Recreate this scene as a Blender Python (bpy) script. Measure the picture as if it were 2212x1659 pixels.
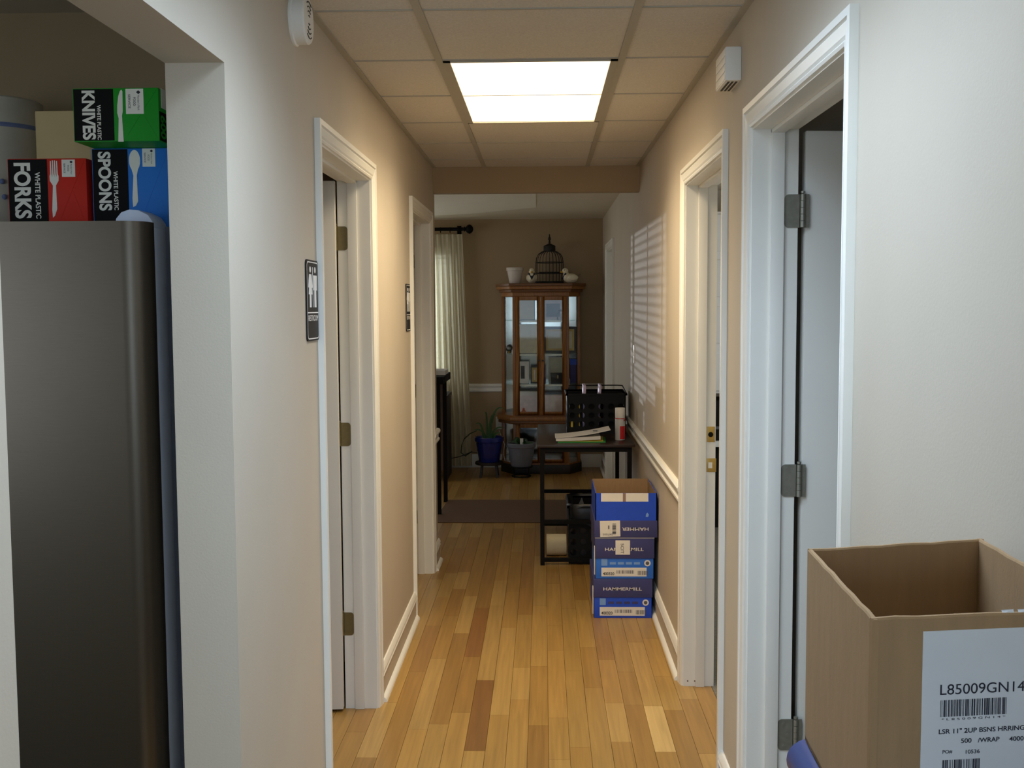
import bpy, bmesh, math, random
from mathutils import Vector, Matrix
random.seed(7)
for o in list(bpy.data.objects): bpy.data.objects.remove(o)
SC = bpy.context.scene
COL = SC.collection
PI = math.pi

# ------------------------------------------------------------------ camera
F_PX, YAW, PITCH, ROLL, CAM_H = 2319.675, .02931, -.07232, .00559, 1.561
XL, XR, ZC = -.652, .571, 2.381          # hall walls and hall ceiling
WT = .123                                # wall thickness
_cy, _sy, _cp, _sp = math.cos(YAW), math.sin(YAW), math.cos(PITCH), math.sin(PITCH)
FWD = Vector((-_sy*_cp, _cy*_cp, _sp)); _R0 = Vector((_cy, _sy, 0)); _U0 = _R0.cross(FWD)
RGT = math.cos(ROLL)*_R0 - math.sin(ROLL)*_U0
UPV = math.sin(ROLL)*_R0 + math.cos(ROLL)*_U0
CAM = Vector((0, 0, CAM_H))
cd = bpy.data.cameras.new('camera'); cam = bpy.data.objects.new('camera', cd); COL.objects.link(cam)
cd.sensor_fit = 'HORIZONTAL'; cd.sensor_width = 36; cd.lens = F_PX/2212*36; cd.clip_start = .05
cam.matrix_world = Matrix(((RGT.x, UPV.x, -FWD.x, 0), (RGT.y, UPV.y, -FWD.y, 0), (RGT.z, UPV.z, -FWD.z, CAM_H), (0, 0, 0, 1)))
SC.camera = cam
def at(x, y, ax, v):
    "world point seen at photo pixel (x, y) on the plane ax = v"
    d = FWD + RGT*((x-1106)/F_PX) + UPV*((829.5-y)/F_PX); i = 'XYZ'.index(ax)
    return CAM + d*((v-CAM[i])/d[i])

# ------------------------------------------------------------------ world, daylight, exposure
W = bpy.data.worlds.new('world'); SC.world = W; W.use_nodes = True
W.node_tree.nodes['Background'].inputs[0].default_value = (.55, .72, 1, 1)
W.node_tree.nodes['Background'].inputs[1].default_value = 1.0
def area(name, loc, rot, sx, sy, power, col):
    l = bpy.data.lights.new(name, 'AREA'); l.shape = 'RECTANGLE'; l.size = sx; l.size_y = sy
    l.energy = power; l.color = col; o = bpy.data.objects.new(name, l); COL.objects.link(o)
    o.location = loc; o.rotation_euler = rot; return o
# fill at unseen windows added near camera and office; then far room daylight
area('fill_light_left', (-3.05, -.05, 1.5), (0, -PI/2, 0), 1.38, 1.26, 40, (.74, .87, 1))
area('fill_light_right', (3.05, -.8, 1.5), (0, PI/2, 0), 1.38, 2.76, 70, (.74, .87, 1))
area('fill_light_behind', (.2, -4.46, 1.55), (PI/2, 0, 0), 4.3, 1.4, 82, (.60, .80, 1))  # unseen window light added to brighten surfaces that face the camera
area('fill_light_office', (3.05, 5.8, 1.5), (0, PI/2, 0), 1.3, 2.0, 30, (.85, .93, 1))  # unseen window light added to brighten the room past the fourth door
area('assumed_light_far_side', (-3.05, 8.6, 1.48), (0, -PI/2, 0), 1.2, 1.9, 12, (1, .93, .80))  # unseen window light, assumed from the far room being lit from the left
area('daylight_far_window', (-1.7, 10.40, 1.48), (-PI/2, 0, 0), 1.44, 1.2, 22, (.85, .95, 1))
sl = bpy.data.lights.new('low_sun', 'SUN'); sl.energy = .75; sl.angle = .005; sl.color = (.9, .92, 1)
sun = bpy.data.objects.new('low_sun', sl); COL.objects.link(sun)
sun.rotation_euler = Vector((.55, -1, -.012)).to_track_quat('-Z', 'Y').to_euler()
vs = SC.view_settings
SC.display_settings.display_device = 'sRGB'
vs.view_transform = 'Standard'; vs.look = 'None'; vs.gamma = 1; vs.use_curve_mapping = False
vs.exposure = 0.0

# ------------------------------------------------------------------ materials
def lin(c):
    c = c/255
    return c/12.92 if c <= .04045 else ((c+.055)/1.055)**2.4
def S(r, g, b): return (lin(r), lin(g), lin(b), 1)
MATS = {}
def mat(name, col, rough=.5, metal=0, noise=None, bump=None, spec=.5, coat=0, stretch=(1, 1, 1), emit=0, aniso=0):
    m = bpy.data.materials.new(name); m.use_nodes = True; nt = m.node_tree; b = nt.nodes['Principled BSDF']
    b.inputs['Base Color'].default_value = col; b.inputs['Roughness'].default_value = rough
    b.inputs['Metallic'].default_value = metal; b.inputs['Specular IOR Level'].default_value = spec
    b.inputs['Coat Weight'].default_value = coat; b.inputs['Anisotropic'].default_value = aniso
    if emit: b.inputs['Emission Color'].default_value = col; b.inputs['Emission Strength'].default_value = emit
    if noise or bump:
        tc = nt.nodes.new('ShaderNodeTexCoord'); mp = nt.nodes.new('ShaderNodeMapping'); mp.inputs['Scale'].default_value = stretch
        nt.links.new(tc.outputs['Object'], mp.inputs[0])
    if noise:
        n = nt.nodes.new('ShaderNodeTexNoise'); n.inputs['Scale'].default_value = noise[0]; n.inputs['Detail'].default_value = 4
        nt.links.new(mp.outputs[0], n.inputs['Vector'])
        r = nt.nodes.new('ShaderNodeMapRange'); r.inputs[1].default_value = .3; r.inputs[2].default_value = .7
        r.inputs[3].default_value = 1-noise[1]; r.inputs[4].default_value = 1+noise[1]*.6
        nt.links.new(n.outputs[0], r.inputs[0])
        x = nt.nodes.new('ShaderNodeMix'); x.data_type = 'RGBA'; x.blend_type = 'MULTIPLY'; x.inputs[0].default_value = 1
        x.inputs[6].default_value = col; nt.links.new(r.outputs[0], x.inputs[7]); nt.links.new(x.outputs[2], b.inputs['Base Color'])
    if bump:
        n = nt.nodes.new('ShaderNodeTexNoise'); n.inputs['Scale'].default_value = bump[0]; n.inputs['Detail'].default_value = 3
        nt.links.new(mp.outputs[0], n.inputs['Vector'])
        bp = nt.nodes.new('ShaderNodeBump'); bp.inputs['Strength'].default_value = bump[1]; bp.inputs['Distance'].default_value = .002
        nt.links.new(n.outputs[0], bp.inputs['Height']); nt.links.new(bp.outputs[0], b.inputs['Normal'])
    MATS[name] = m; return m
def glass(name, tint, gloss):
    m = bpy.data.materials.new(name); m.use_nodes = True; nt = m.node_tree; nt.nodes.remove(nt.nodes['Principled BSDF'])
    t = nt.nodes.new('ShaderNodeBsdfTransparent'); t.inputs[0].default_value = tint
    g = nt.nodes.new('ShaderNodeBsdfGlossy'); g.inputs['Roughness'].default_value = .03
    x = nt.nodes.new('ShaderNodeMixShader'); x.inputs[0].default_value = gloss
    nt.links.new(t.outputs[0], x.inputs[1]); nt.links.new(g.outputs[0], x.inputs[2])
    nt.links.new(x.outputs[0], nt.nodes['Material Output'].inputs[0]); MATS[name] = m; return m
def cloth(name, col, tr):
    m = bpy.data.materials.new(name); m.use_nodes = True; nt = m.node_tree; nt.nodes.remove(nt.nodes['Principled BSDF'])
    d = nt.nodes.new('ShaderNodeBsdfDiffuse'); d.inputs[0].default_value = col
    t = nt.nodes.new('ShaderNodeBsdfTranslucent'); t.inputs[0].default_value = col
    x = nt.nodes.new('ShaderNodeMixShader'); x.inputs[0].default_value = tr
    nt.links.new(d.outputs[0], x.inputs[1]); nt.links.new(t.outputs[0], x.inputs[2])
    nt.links.new(x.outputs[0], nt.nodes['Material Output'].inputs[0]); MATS[name] = m; return m
def plank_mat(name, src):
    m = mat(name, (.4, .25, .1, 1), .33, spec=.45); nt = m.node_tree; b = nt.nodes['Principled BSDF']
    if src == 'obj':
        oi = nt.nodes.new('ShaderNodeObjectInfo'); c = oi.outputs['Color']
    else:
        oi = nt.nodes.new('ShaderNodeVertexColor'); oi.layer_name = 'tone'; c = oi.outputs['Color']
    ge = nt.nodes.new('ShaderNodeNewGeometry')
    mp = nt.nodes.new('ShaderNodeMapping'); mp.inputs['Scale'].default_value = (60, 2.2, 60); nt.links.new(ge.outputs['Position'], mp.inputs[0])
    n = nt.nodes.new('ShaderNodeTexNoise'); n.inputs['Scale'].default_value = 1; n.inputs['Detail'].default_value = 6; n.inputs['Distortion'].default_value = .6
    nt.links.new(mp.outputs[0], n.inputs['Vector'])
    r = nt.nodes.new('ShaderNodeMapRange'); r.inputs[1].default_value = .3; r.inputs[2].default_value = .75; r.inputs[3].default_value = .80; r.inputs[4].default_value = 1.13
    nt.links.new(n.outputs[0], r.inputs[0])
    x = nt.nodes.new('ShaderNodeMix'); x.data_type = 'RGBA'; x.blend_type = 'MULTIPLY'; x.inputs[0].default_value = 1
    nt.links.new(c, x.inputs[6]); nt.links.new(r.outputs[0], x.inputs[7]); nt.links.new(x.outputs[2], b.inputs['Base Color'])
    return m
mat('wall', S(196, 185, 168), .75, noise=(3, .03), bump=(220, .12))
mat('wall_shaded', S(172, 150, 118), .8, noise=(3, .03), bump=(220, .12))  # the wall paint again, shade of the dim surfaces put into its colour
mat('tile', S(216, 211, 203), .9, noise=(160, .10), bump=(300, .5))
mat('tee', S(178, 173, 160), .5, noise=(20, .03))
mat('plaster', S(222, 212, 192), .85, noise=(5, .03))
mat('light_patch_white', S(240, 234, 218), .8, noise=(5, .02))
mat('trim', S(238, 236, 228), .38, noise=(6, .02))
mat('door_paint', S(232, 230, 222), .42, noise=(4, .02))
mat('diffuser', (1, .81, .54, 1), .5, emit=3.0)
mat('diffuser_assumed', (.62, .79, 1, 1), .5, emit=3.0)
mat('white_plastic', S(236, 234, 228), .42, noise=(10, .02))
mat('slot_dark', S(50, 50, 48), .6, noise=(20, .05))
mat('sign_black', S(24, 23, 23), .55, noise=(40, .05), spec=.25)
mat('sign_white', S(240, 240, 240), .5, noise=(40, .02))
mat('hinge_brass', S(128, 116, 80), .45, .6, noise=(60, .1))
mat('brass', S(188, 156, 84), .4, .6, noise=(60, .1))
mat('nickel', S(150, 148, 136), .42, .55, noise=(60, .12))
mat('steel', S(104, 96, 86), .36, 1, noise=(30, .05), stretch=(1, 1, 40), aniso=.4)
mat('steel_light', S(160, 165, 172), .34, 1, noise=(30, .04))
mat('grey_plastic', S(198, 208, 228), .45, noise=(20, .03))
mat('fridge_side', S(150, 158, 178), .5, noise=(20, .03), bump=(500, .15))
mat('black', S(12, 12, 13), .6, noise=(30, .1), spec=.25)
mat('matte_black', S(12, 11, 11), .7, noise=(30, .1), spec=.2)
mat('bag', S(20, 22, 28), .38, noise=(20, .15), bump=(18, 1.0))
mat('dark_wood', S(52, 36, 28), .35, noise=(6, .2), stretch=(2, 20, 20))
mat('navy_wood', S(34, 30, 38), .5, noise=(6, .15))
mat('desk_brown', S(92, 70, 52), .5, noise=(6, .15))
mat('oak', S(152, 100, 48), .38, noise=(8, .28), stretch=(12, 12, 1.2))
mat('oak_dark', S(116, 74, 36), .42, noise=(8, .25), stretch=(2, 12, 12))
mat('kraft', S(154, 123, 87), .85, noise=(14, .07), bump=(160, .18), stretch=(6, 6, 1))
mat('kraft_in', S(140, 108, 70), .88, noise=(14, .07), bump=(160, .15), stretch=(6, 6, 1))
mat('label', S(206, 206, 208), .6, noise=(30, .02))
mat('ink', S(26, 24, 40), .7, noise=(50, .1))
mat('ink_grey', S(90, 90, 96), .7, noise=(50, .1))
mat('blue_vinyl', S(30, 56, 108), .38, noise=(10, .05))
mat('box_blue', S(24, 74, 202), .5, noise=(20, .06))
mat('box_blue2', S(40, 108, 210), .5, noise=(20, .06))
mat('box_navy', S(58, 60, 114), .55, noise=(20, .06))
mat('box_white', S(226, 222, 214), .6, noise=(20, .04))
mat('print_pale', S(120, 160, 220), .6, noise=(50, .05))
mat('green_print', S(22, 150, 36), .5, noise=(20, .04), spec=.25)
mat('red_print', S(206, 38, 16), .5, noise=(20, .04), spec=.25)
mat('blue_print', S(42, 122, 214), .5, noise=(20, .04), spec=.25)
mat('black_print', S(14, 13, 13), .6, noise=(20, .06), spec=.12)
mat('cutlery', S(232, 230, 220), .4, noise=(20, .02))
mat('beige', S(214, 190, 140), .7, noise=(10, .04))
mat('canister', S(196, 192, 178), .5, noise=(12, .10))
mat('canister_blue', S(110, 126, 170), .5, noise=(30, .1))
mat('red', S(196, 36, 40), .4, noise=(20, .05))
mat('can_grey', S(196, 196, 196), .35, noise=(20, .04))
mat('paper', S(232, 228, 222), .75, noise=(20, .03))
mat('roll_paper', S(226, 212, 176), .75, noise=(20, .03))
mat('mirror', S(130, 128, 122), .10, 1, noise=(4, .02))
mat('shelf_edge_glint', S(226, 230, 220), .25, noise=(8, .03))
mat('green', S(40, 150, 70), .6, noise=(20, .06))
mat('yellow', S(214, 184, 60), .6, noise=(20, .06))
mat('lavender', S(216, 196, 226), .5, noise=(20, .05))
mat('blue_pot', S(28, 44, 128), .2, noise=(14, .25), coat=.4)
mat('grey_pot', S(112, 116, 128), .55, noise=(10, .12))
mat('white_pot', S(222, 214, 206), .5, noise=(10, .05))
mat('soil', S(60, 42, 30), .95, noise=(60, .3))
mat('leaf', S(58, 96, 50), .45, noise=(14, .2))
mat('leaf_dark', S(40, 66, 38), .5, noise=(14, .2))
mat('stand', S(36, 28, 24), .5, noise=(12, .15))
mat('cord', S(40, 46, 40), .5, noise=(12, .1))
mat('duck_white', S(236, 226, 200), .45, noise=(14, .04))
mat('duck_brown', S(120, 100, 82), .6, noise=(20, .15))
mat('duck_beak', S(222, 178, 40), .4, noise=(14, .05))
mat('duck_scarf', S(34, 40, 56), .7, noise=(40, .1))
mat('cage', S(34, 32, 32), .6, noise=(40, .15))
mat('carpet', S(120, 114, 100), .95, noise=(120, .25), bump=(400, .6))
mat('floor_sheet_brown', S(100, 72, 48), .95, noise=(120, .2), bump=(400, .5))
mat('certificate', S(224, 218, 194), .7, noise=(24, .10))
mat('photo_dark', S(70, 64, 66), .5, noise=(16, .5))
mat('pink_print', S(238, 224, 224), .7, noise=(22, .12))
mat('frame_dark', S(40, 34, 34), .4, noise=(20, .1))
mat('gold', S(176, 146, 84), .4, .6, noise=(20, .1))
mat('orange', S(212, 100, 40), .6, noise=(20, .1))
mat('purple', S(52, 46, 120), .5, noise=(20, .2))
mat('slat', S(230, 228, 222), .5, noise=(8, .03))
mat('ground', S(120, 116, 108), .9, noise=(2, .2))
glass('glass', (.97, .98, .97, 1), .015)
glass('shelf_glass', (.86, .92, .90, 1), .18)
cloth('curtain', S(236, 230, 208), .5)
plank_mat('plank_obj', 'obj'); plank_mat('plank_vc', 'vc')

# ------------------------------------------------------------------ mesh helpers
BASE = {}
class B:
    def __init__(s): s.v = []; s.f = []
    def add(s, vs, fs):
        n = len(s.v); s.v += [tuple(p) for p in vs]; s.f += [tuple(i+n for i in f) for f in fs]; return s
    def box(s, x0, x1, y0, y1, z0, z1):
        if x0 > x1: x0, x1 = x1, x0
        if y0 > y1: y0, y1 = y1, y0
        if z0 > z1: z0, z1 = z1, z0
        return s.add([(x0,y0,z0),(x1,y0,z0),(x1,y1,z0),(x0,y1,z0),(x0,y0,z1),(x1,y0,z1),(x1,y1,z1),(x0,y1,z1)],
                     [(0,3,2,1),(4,5,6,7),(0,1,5,4),(1,2,6,5),(2,3,7,6),(3,0,4,7)])
    def prism(s, pts, a, b):
        "pts: 3D polygon ring, extruded by vector b-a (a, b vectors)"
        a = Vector(a); b = Vector(b); n = len(pts)
        vs = [Vector(p)+a for p in pts]+[Vector(p)+b for p in pts]
        return s.add(vs, [tuple(range(n))[::-1], tuple(range(n, 2*n))]+[(i, (i+1) % n, n+(i+1) % n, n+i) for i in range(n)])
    def poly(s, pts): return s.add(pts, [tuple(range(len(pts)))])
    def bar(s, p, q, w, d=None, up=(0, 0, 1)):
        p = Vector(p); q = Vector(q); t = (q-p).normalized(); u = Vector(up)
        if abs(t.dot(u)) > .95: u = Vector((0, 1, 0))
        x = t.cross(u).normalized(); y = x.cross(t); d = d or w
        ring = [x*(w/2)*i+y*(d/2)*j for i, j in ((-1,-1),(1,-1),(1,1),(-1,1))]
        return s.prism(ring, p, q)
    def tube(s, pts, r, n=8, closed=False):
        pts = [Vector(p) for p in pts]; m = len(pts); rings = []
        up = Vector((0, 0, 1))
        for i, p in enumerate(pts):
            a = pts[(i-1) % m] if (closed or i > 0) else p; b = pts[(i+1) % m] if (closed or i < m-1) else p
            t = (b-a).normalized(); u = up if abs(t.dot(up)) < .9 else Vector((1, 0, 0))
            x = t.cross(u).normalized(); y = x.cross(t); rr = r[i] if isinstance(r, (list, tuple)) else r
            rings.append([p+x*rr*math.cos(2*PI*k/n)+y*rr*math.sin(2*PI*k/n) for k in range(n)])
        vs = [v for rg in rings for v in rg]; fs = []
        for i in range(m if closed else m-1):
            j = (i+1) % m
            fs += [(i*n+k, i*n+(k+1) % n, j*n+(k+1) % n, j*n+k) for k in range(n)]
        if not closed: fs += [tuple(range(n))[::-1], tuple((m-1)*n+k for k in range(n))]
        return s.add(vs, fs)
    def lathe(s, prof, c, n=24, ax='Z', sq=(1, 1)):
        c = Vector(c); vs = []; fs = []; m = len(prof)
        for r, h in prof:
            for k in range(n):
                a = 2*PI*k/n; x, y = r*math.cos(a)*sq[0], r*math.sin(a)*sq[1]
                vs.append(c+(Vector((x, y, h)) if ax == 'Z' else Vector((h, x, y)) if ax == 'X' else Vector((y, h, x))))
        for i in range(m-1): fs += [(i*n+k, i*n+(k+1) % n, (i+1)*n+(k+1) % n, (i+1)*n+k) for k in range(n)]
        fs += [tuple(range(n))[::-1], tuple((m-1)*n+k for k in range(n))]
        return s.add(vs, fs)
    def ball(s, c, r, n=16, m=10, rot=None):
        c = Vector(c); r = (r, r, r) if not isinstance(r, (list, tuple)) else r; vs = []; fs = []
        for i in range(m+1):
            th = PI*i/m
            for k in range(n):
                a = 2*PI*k/n; p = Vector((r[0]*math.sin(th)*math.cos(a), r[1]*math.sin(th)*math.sin(a), r[2]*math.cos(th)))
                if rot: p = rot @ p
                vs.append(c+p)
        for i in range(m): fs += [(i*n+k, (i+1)*n+k, (i+1)*n+(k+1) % n, i*n+(k+1) % n) for k in range(n)]
        return s.add(vs, fs)
    def build(s, name, m, parent=None, bev=0, seg=2, smooth=None, label=None, cat=None, group=None, kind=None, origin=None):
        me = bpy.data.meshes.new(name)
        bm = bmesh.new(); vv = [bm.verts.new(p) for p in s.v]
        for f in s.f:
            try: bm.faces.new([vv[i] for i in f])
            except ValueError: pass
        bmesh.ops.remove_doubles(bm, verts=bm.verts, dist=1e-6)
        bmesh.ops.recalc_face_normals(bm, faces=bm.faces)
        if bev: bmesh.ops.bevel(bm, geom=[e for e in bm.edges if len(e.link_faces) == 2 and e.calc_face_angle(0) > .5], offset=bev, segments=seg, affect='EDGES', profile=.6)
        if parent is not None: o0 = BASE[parent.name]
        elif origin is not None: o0 = Vector(origin)
        else:
            xs = [v.co.x for v in bm.verts]; ys = [v.co.y for v in bm.verts]; zs = [v.co.z for v in bm.verts]
            o0 = Vector(((min(xs)+max(xs))/2, (min(ys)+max(ys))/2, min(zs)))
        for v in bm.verts: v.co -= o0
        bm.to_mesh(me); bm.free()
        if smooth or bev: me.shade_smooth(); me.set_sharp_from_angle(angle=math.radians(smooth or 35))
        me.materials.append(MATS[m] if isinstance(m, str) else m)
        o = bpy.data.objects.new(name, me); COL.objects.link(o)
        if parent is not None: o.parent = parent
        else: o.location = o0
        BASE[o.name] = o0
        return tag(o, label, cat, group, kind)
def tag(o, label=None, cat=None, group=None, kind=None):
    if label: o['label'] = label
    if cat: o['category'] = cat
    if group: o['group'] = group
    if kind: o['kind'] = kind
    return o
def thing(name, loc, label, cat, group=None, kind=None):
    o = bpy.data.objects.new(name, None); COL.objects.link(o); o.location = loc; o.empty_display_size = .05
    BASE[o.name] = Vector(loc); return tag(o, label, cat, group, kind)
def text(body, org, right, up, w, h, m, parent, name='lettering', bold=0.0, eps=.0004, fit=True):
    "flat lettering fitted in a w x h rectangle whose lower left corner is org"
    cu = bpy.data.curves.new('t', 'FONT'); cu.body = body; cu.size = 1; cu.offset = bold; cu.resolution_u = 6
    to = bpy.data.objects.new('t', cu); COL.objects.link(to)
    dg = bpy.context.evaluated_depsgraph_get(); me = bpy.data.meshes.new_from_object(to.evaluated_get(dg))
    COL.objects.unlink(to); bpy.data.objects.remove(to); bpy.data.curves.remove(cu)
    right = Vector(right).normalized(); up = Vector(up).normalized(); nrm = right.cross(up)
    xs = [v.co.x for v in me.vertices]; ys = [v.co.y for v in me.vertices]
    x0, x1, y0, y1 = min(xs), max(xs), min(ys), max(ys)
    org = Vector(org)
    vs = [org+right*((v.co.x-x0)/(x1-x0)*w)+up*((v.co.y-y0)/(y1-y0)*h)+nrm*eps for v in me.vertices]
    fs = [tuple(p.vertices) for p in me.polygons]
    bpy.data.meshes.remove(me)
    b = B(); b.add(vs, fs); return b.build(name, m, parent)
def decal(org, right, up, w, h, m, parent, name, t=.0006, pts=None):
    "thin printed sheet; pts optional outline in (u, v)"
    org = Vector(org); right = Vector(right).normalized(); up = Vector(up).normalized(); n = right.cross(up)
    pts = pts or [(0, 0), (w, 0), (w, h), (0, h)]
    b = B(); b.prism([org+right*u+up*v for u, v in pts], n*0, n*t); return b.build(name, m, parent)
def barcode(org, right, up, w, h, parent, m='ink', n=40, eps=.0005, seed=1):
    rd = random.Random(seed); org = Vector(org); right = Vector(right).normalized(); up = Vector(up).normalized(); nr = right.cross(up)
    b = B(); ws = [rd.choice((1, 1, 2, 3)) for _ in range(n*2)]; tot = sum(ws); x = 0
    for i, k in enumerate(ws):
        k = k/tot*w
        if i % 2 == 0:
            p = org+right*x+nr*eps; b.poly([p, p+right*k, p+right*k+up*h, p+up*h])
        x += k
    return b.build('barcode', m, parent)

# ================================================================== STRUCTURE
D1 = (3.16, 4.067); D2 = (5.334, 6.18); D3 = (2.06, 2.97); D4 = (3.43, 4.33); D5 = (8.72, 9.60)
KIT = (1.279, 2.226); YN = .5; ZD = 2.035; ZTOP = 2.60; WEND = 6.505; YB = 10.35
def wall_y(name, x0, x1, y0, y1, ops, label, m='wall', z1=ZTOP):
    b = B(); y = y0
    for a, c, zt in sorted(ops):
        b.box(x0, x1, y, a, 0, z1); b.box(x0, x1, a, c, zt, z1); y = c
    b.box(x0, x1, y, y1, 0, z1)
    return b.build(name, m, label=label, cat='wall', kind='structure')
def rough(d): return (d[0]-.02, d[1]+.02, ZD+.02)
wall_y('wall_left', XL-WT, XL, YN, WEND, [(KIT[0], KIT[1], 2.063), rough(D1), rough(D2)], 'tan painted hall wall with the kitchen opening and two restroom doors')
wall_y('wall_right', XR, XR+WT, YN, YB, [rough(D3), rough(D4), rough(D5)], 'tan painted hall wall with the chair rail and light stripes')
b = B(); WX = (-2.45, -.95); WZ = (.85, 2.1)
b.box(-3, WX[0], YB, YB+.12, 0, ZTOP).box(WX[1], 3, YB, YB+.12, 0, ZTOP).box(WX[0], WX[1], YB, YB+.12, 0, WZ[0]).box(WX[0], WX[1], YB, YB+.12, WZ[1], ZTOP)
b.build('wall_back', 'wall_shaded', label='dim tan end wall behind the display cabinet', cat='wall', kind='structure')
B().box(XL, XR, 6.43, WEND, 2.233, ZTOP).build('wall_header', 'wall_shaded', label='tan header beam crossing the end of the hall ceiling', cat='beam', kind='structure')
B().box(-3, XL-WT, 6.385, WEND, 0, ZTOP).build('wall_restroom', 'wall', label='wall between second restroom and far room', cat='wall', kind='structure')
B().box(-3, XL-WT, 4.62, 4.72, 0, ZTOP).build('wall_restroom_divider', 'wall', label='wall between the two restrooms', cat='wall', kind='structure')
B().box(-3, XL-WT, 3.012, 3.10, 0, ZTOP).build('wall_kitchen', 'wall_shaded', label='shadowed tan kitchen wall behind the refrigerator', cat='wall', kind='structure')
B().box(XR+WT, 3, 3.2, 3.3, 0, ZTOP).build('wall_office_near', 'wall', label='wall between the two nearer rooms on the right', cat='wall', kind='structure')
B().box(XR+WT, 3, 7.9, 8.0, 0, ZTOP).build('wall_office_far', 'wall', label='office wall behind the white wall cabinet', cat='wall', kind='structure')
B().box(-3, -2.7, YN-.12, YN, 0, ZTOP).box(-1.15, XL, YN-.12, YN, 0, ZTOP).box(-2.7, -1.15, YN-.12, YN, 2.1, ZTOP).box(XR, 3, YN-.12, YN, 0, ZTOP).build('wall_near', 'wall', label='wall either side of the hall entrance', cat='wall', kind='structure')
WS = (-2.2, .6, .8, 2.2)
WSL = (-.7, .6, .8, 2.2); WS6 = (4.7, 6.9, .8, 2.2); WS4 = (7.6, 9.6, .85, 2.1)
def outer(name, x0, x1, wins, label):
    b = B(); y = -4.62
    for w0, w1, z0, z1 in wins:
        b.box(x0, x1, y, w0, 0, ZTOP).box(x0, x1, w0, w1, 0, z0).box(x0, x1, w0, w1, z1, ZTOP); y = w1
    b.box(x0, x1, y, YB+.12, 0, ZTOP)
    b.build(name, 'wall', label=label, cat='wall', kind='structure')
outer('wall_outer_left', -3.12, -3, [WSL, WS4], 'outer wall on the kitchen side')
outer('wall_outer_right', 3, 3.12, [WS, WS6], 'outer wall on the office side')
B().box(-3, -2, -4.62, -4.5, 0, ZTOP).box(2.4, 3, -4.62, -4.5, 0, ZTOP).box(-2, 2.4, -4.62, -4.5, 0, .8).box(-2, 2.4, -4.62, -4.5, 2.3, ZTOP).build('wall_front', 'wall', label='wall far behind the photographer', cat='wall', kind='structure')
# windows; behind the camera and in the office added for light, far side assumed
w = thing('window_1', ((WX[0]+WX[1])/2, YB, WZ[0]), 'white framed window at the end of the far room', 'window', kind='structure')
b = B(); xm = -1.39
for x in (WX[0], xm-.025, WX[1]-.05): b.box(x, x+.05, YB+.02, YB+.08, WZ[0], WZ[1])
b.box(WX[0], WX[1], YB+.02, YB+.08, WZ[0], WZ[0]+.05).box(WX[0], WX[1], YB+.02, YB+.08, WZ[1]-.05, WZ[1]).build('window_frame', 'trim', w)
for x0, x1 in ((WX[0]+.05, xm-.025), (xm+.025, WX[1]-.05)): B().box(x0, x1, YB+.045, YB+.049, WZ[0]+.05, WZ[1]-.05).build('pane', 'glass', w)
for n_, xa, xb_, ws, lb_ in ((2, -3.11, -3.08, WSL, 'unseen side window added for light behind the photographer, kitchen side'), (3, 3.08, 3.11, WS, 'unseen side window added for light behind the photographer, office side'), (6, 3.08, 3.11, WS6, 'unseen side window added to light the office with the white cabinet'), (4, -3.11, -3.08, WS4, 'unseen side window assumed in the far room beyond the tall black table')):
    w = thing('window_%d' % n_, (xa, (ws[0]+ws[1])/2, ws[2]), lb_, 'window', kind='structure')
    b = B()
    for y in (ws[0], (ws[0]+ws[1])/2-.03, ws[1]-.06): b.box(xa, xb_, y, y+.06, ws[2], ws[3])
    b.box(xa, xb_, ws[0], ws[1], ws[2], ws[2]+.06).box(xa, xb_, ws[0], ws[1], ws[3]-.06, ws[3]).build('window_frame', 'trim', w)
w = thing('window_5', (.2, -4.5, .8), 'unseen wide window added for light far behind the photographer', 'window', kind='structure')
b = B()
for x in (-2, -.56, .9, 2.34): b.box(x, x+.06, -4.6, -4.53, .8, 2.3)
b.box(-2, 2.4, -4.6, -4.53, .8, .86).box(-2, 2.4, -4.6, -4.53, 2.24, 2.3).build('window_frame', 'trim', w)
# ceilings
ce = B().box(-3.12, 3.12, -4.62, YB+.12, ZTOP, ZTOP+.1).build('ceiling', 'plaster', label='drop ceiling of square acoustic tiles in a metal grid', cat='ceiling', kind='structure')
B().box(-3, 3, WEND, YB, 2.391, ZTOP).build('ceiling_far_room', 'plaster', label='plain ceiling of the far room', cat='ceiling', kind='structure')
B().box(-3, XL-WT, YN, 3.012, ZC, 2.45).build('ceiling_kitchen', 'wall', label='plain ceiling over the kitchen', cat='ceiling', kind='structure')
B().box(-3, 3, -4.5, YN-.12, 2.45, 2.5).build('ceiling_near_room', 'plaster', label='plain ceiling of the room behind the photographer', cat='ceiling', kind='structure')
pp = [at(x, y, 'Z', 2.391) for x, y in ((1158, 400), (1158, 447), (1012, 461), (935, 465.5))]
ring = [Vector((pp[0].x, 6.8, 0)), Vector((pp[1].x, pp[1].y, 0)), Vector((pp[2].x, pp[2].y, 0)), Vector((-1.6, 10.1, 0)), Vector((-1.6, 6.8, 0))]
B().prism(ring, (0, 0, 2.387), (0, 0, 2.3908)).build('ceiling_glow_patch', 'light_patch_white', label='patch of light on the far room ceiling, built as a pale sheet', cat='light patch', kind='structure')  # light falling on the ceiling, put into a thin paler sheet
T = .6096; T1 = -.345; T2 = T1+T; Y0 = 3.044; tw = .0119
B().box(XL, XR, YN-.12, Y0-4*T-.003, ZC+.004, ZC+.018).build('ceiling_tile', 'tile', ce)
rows = [(Y0+k*T, Y0+(k+1)*T, k) for k in range(-4, 6)]
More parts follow.
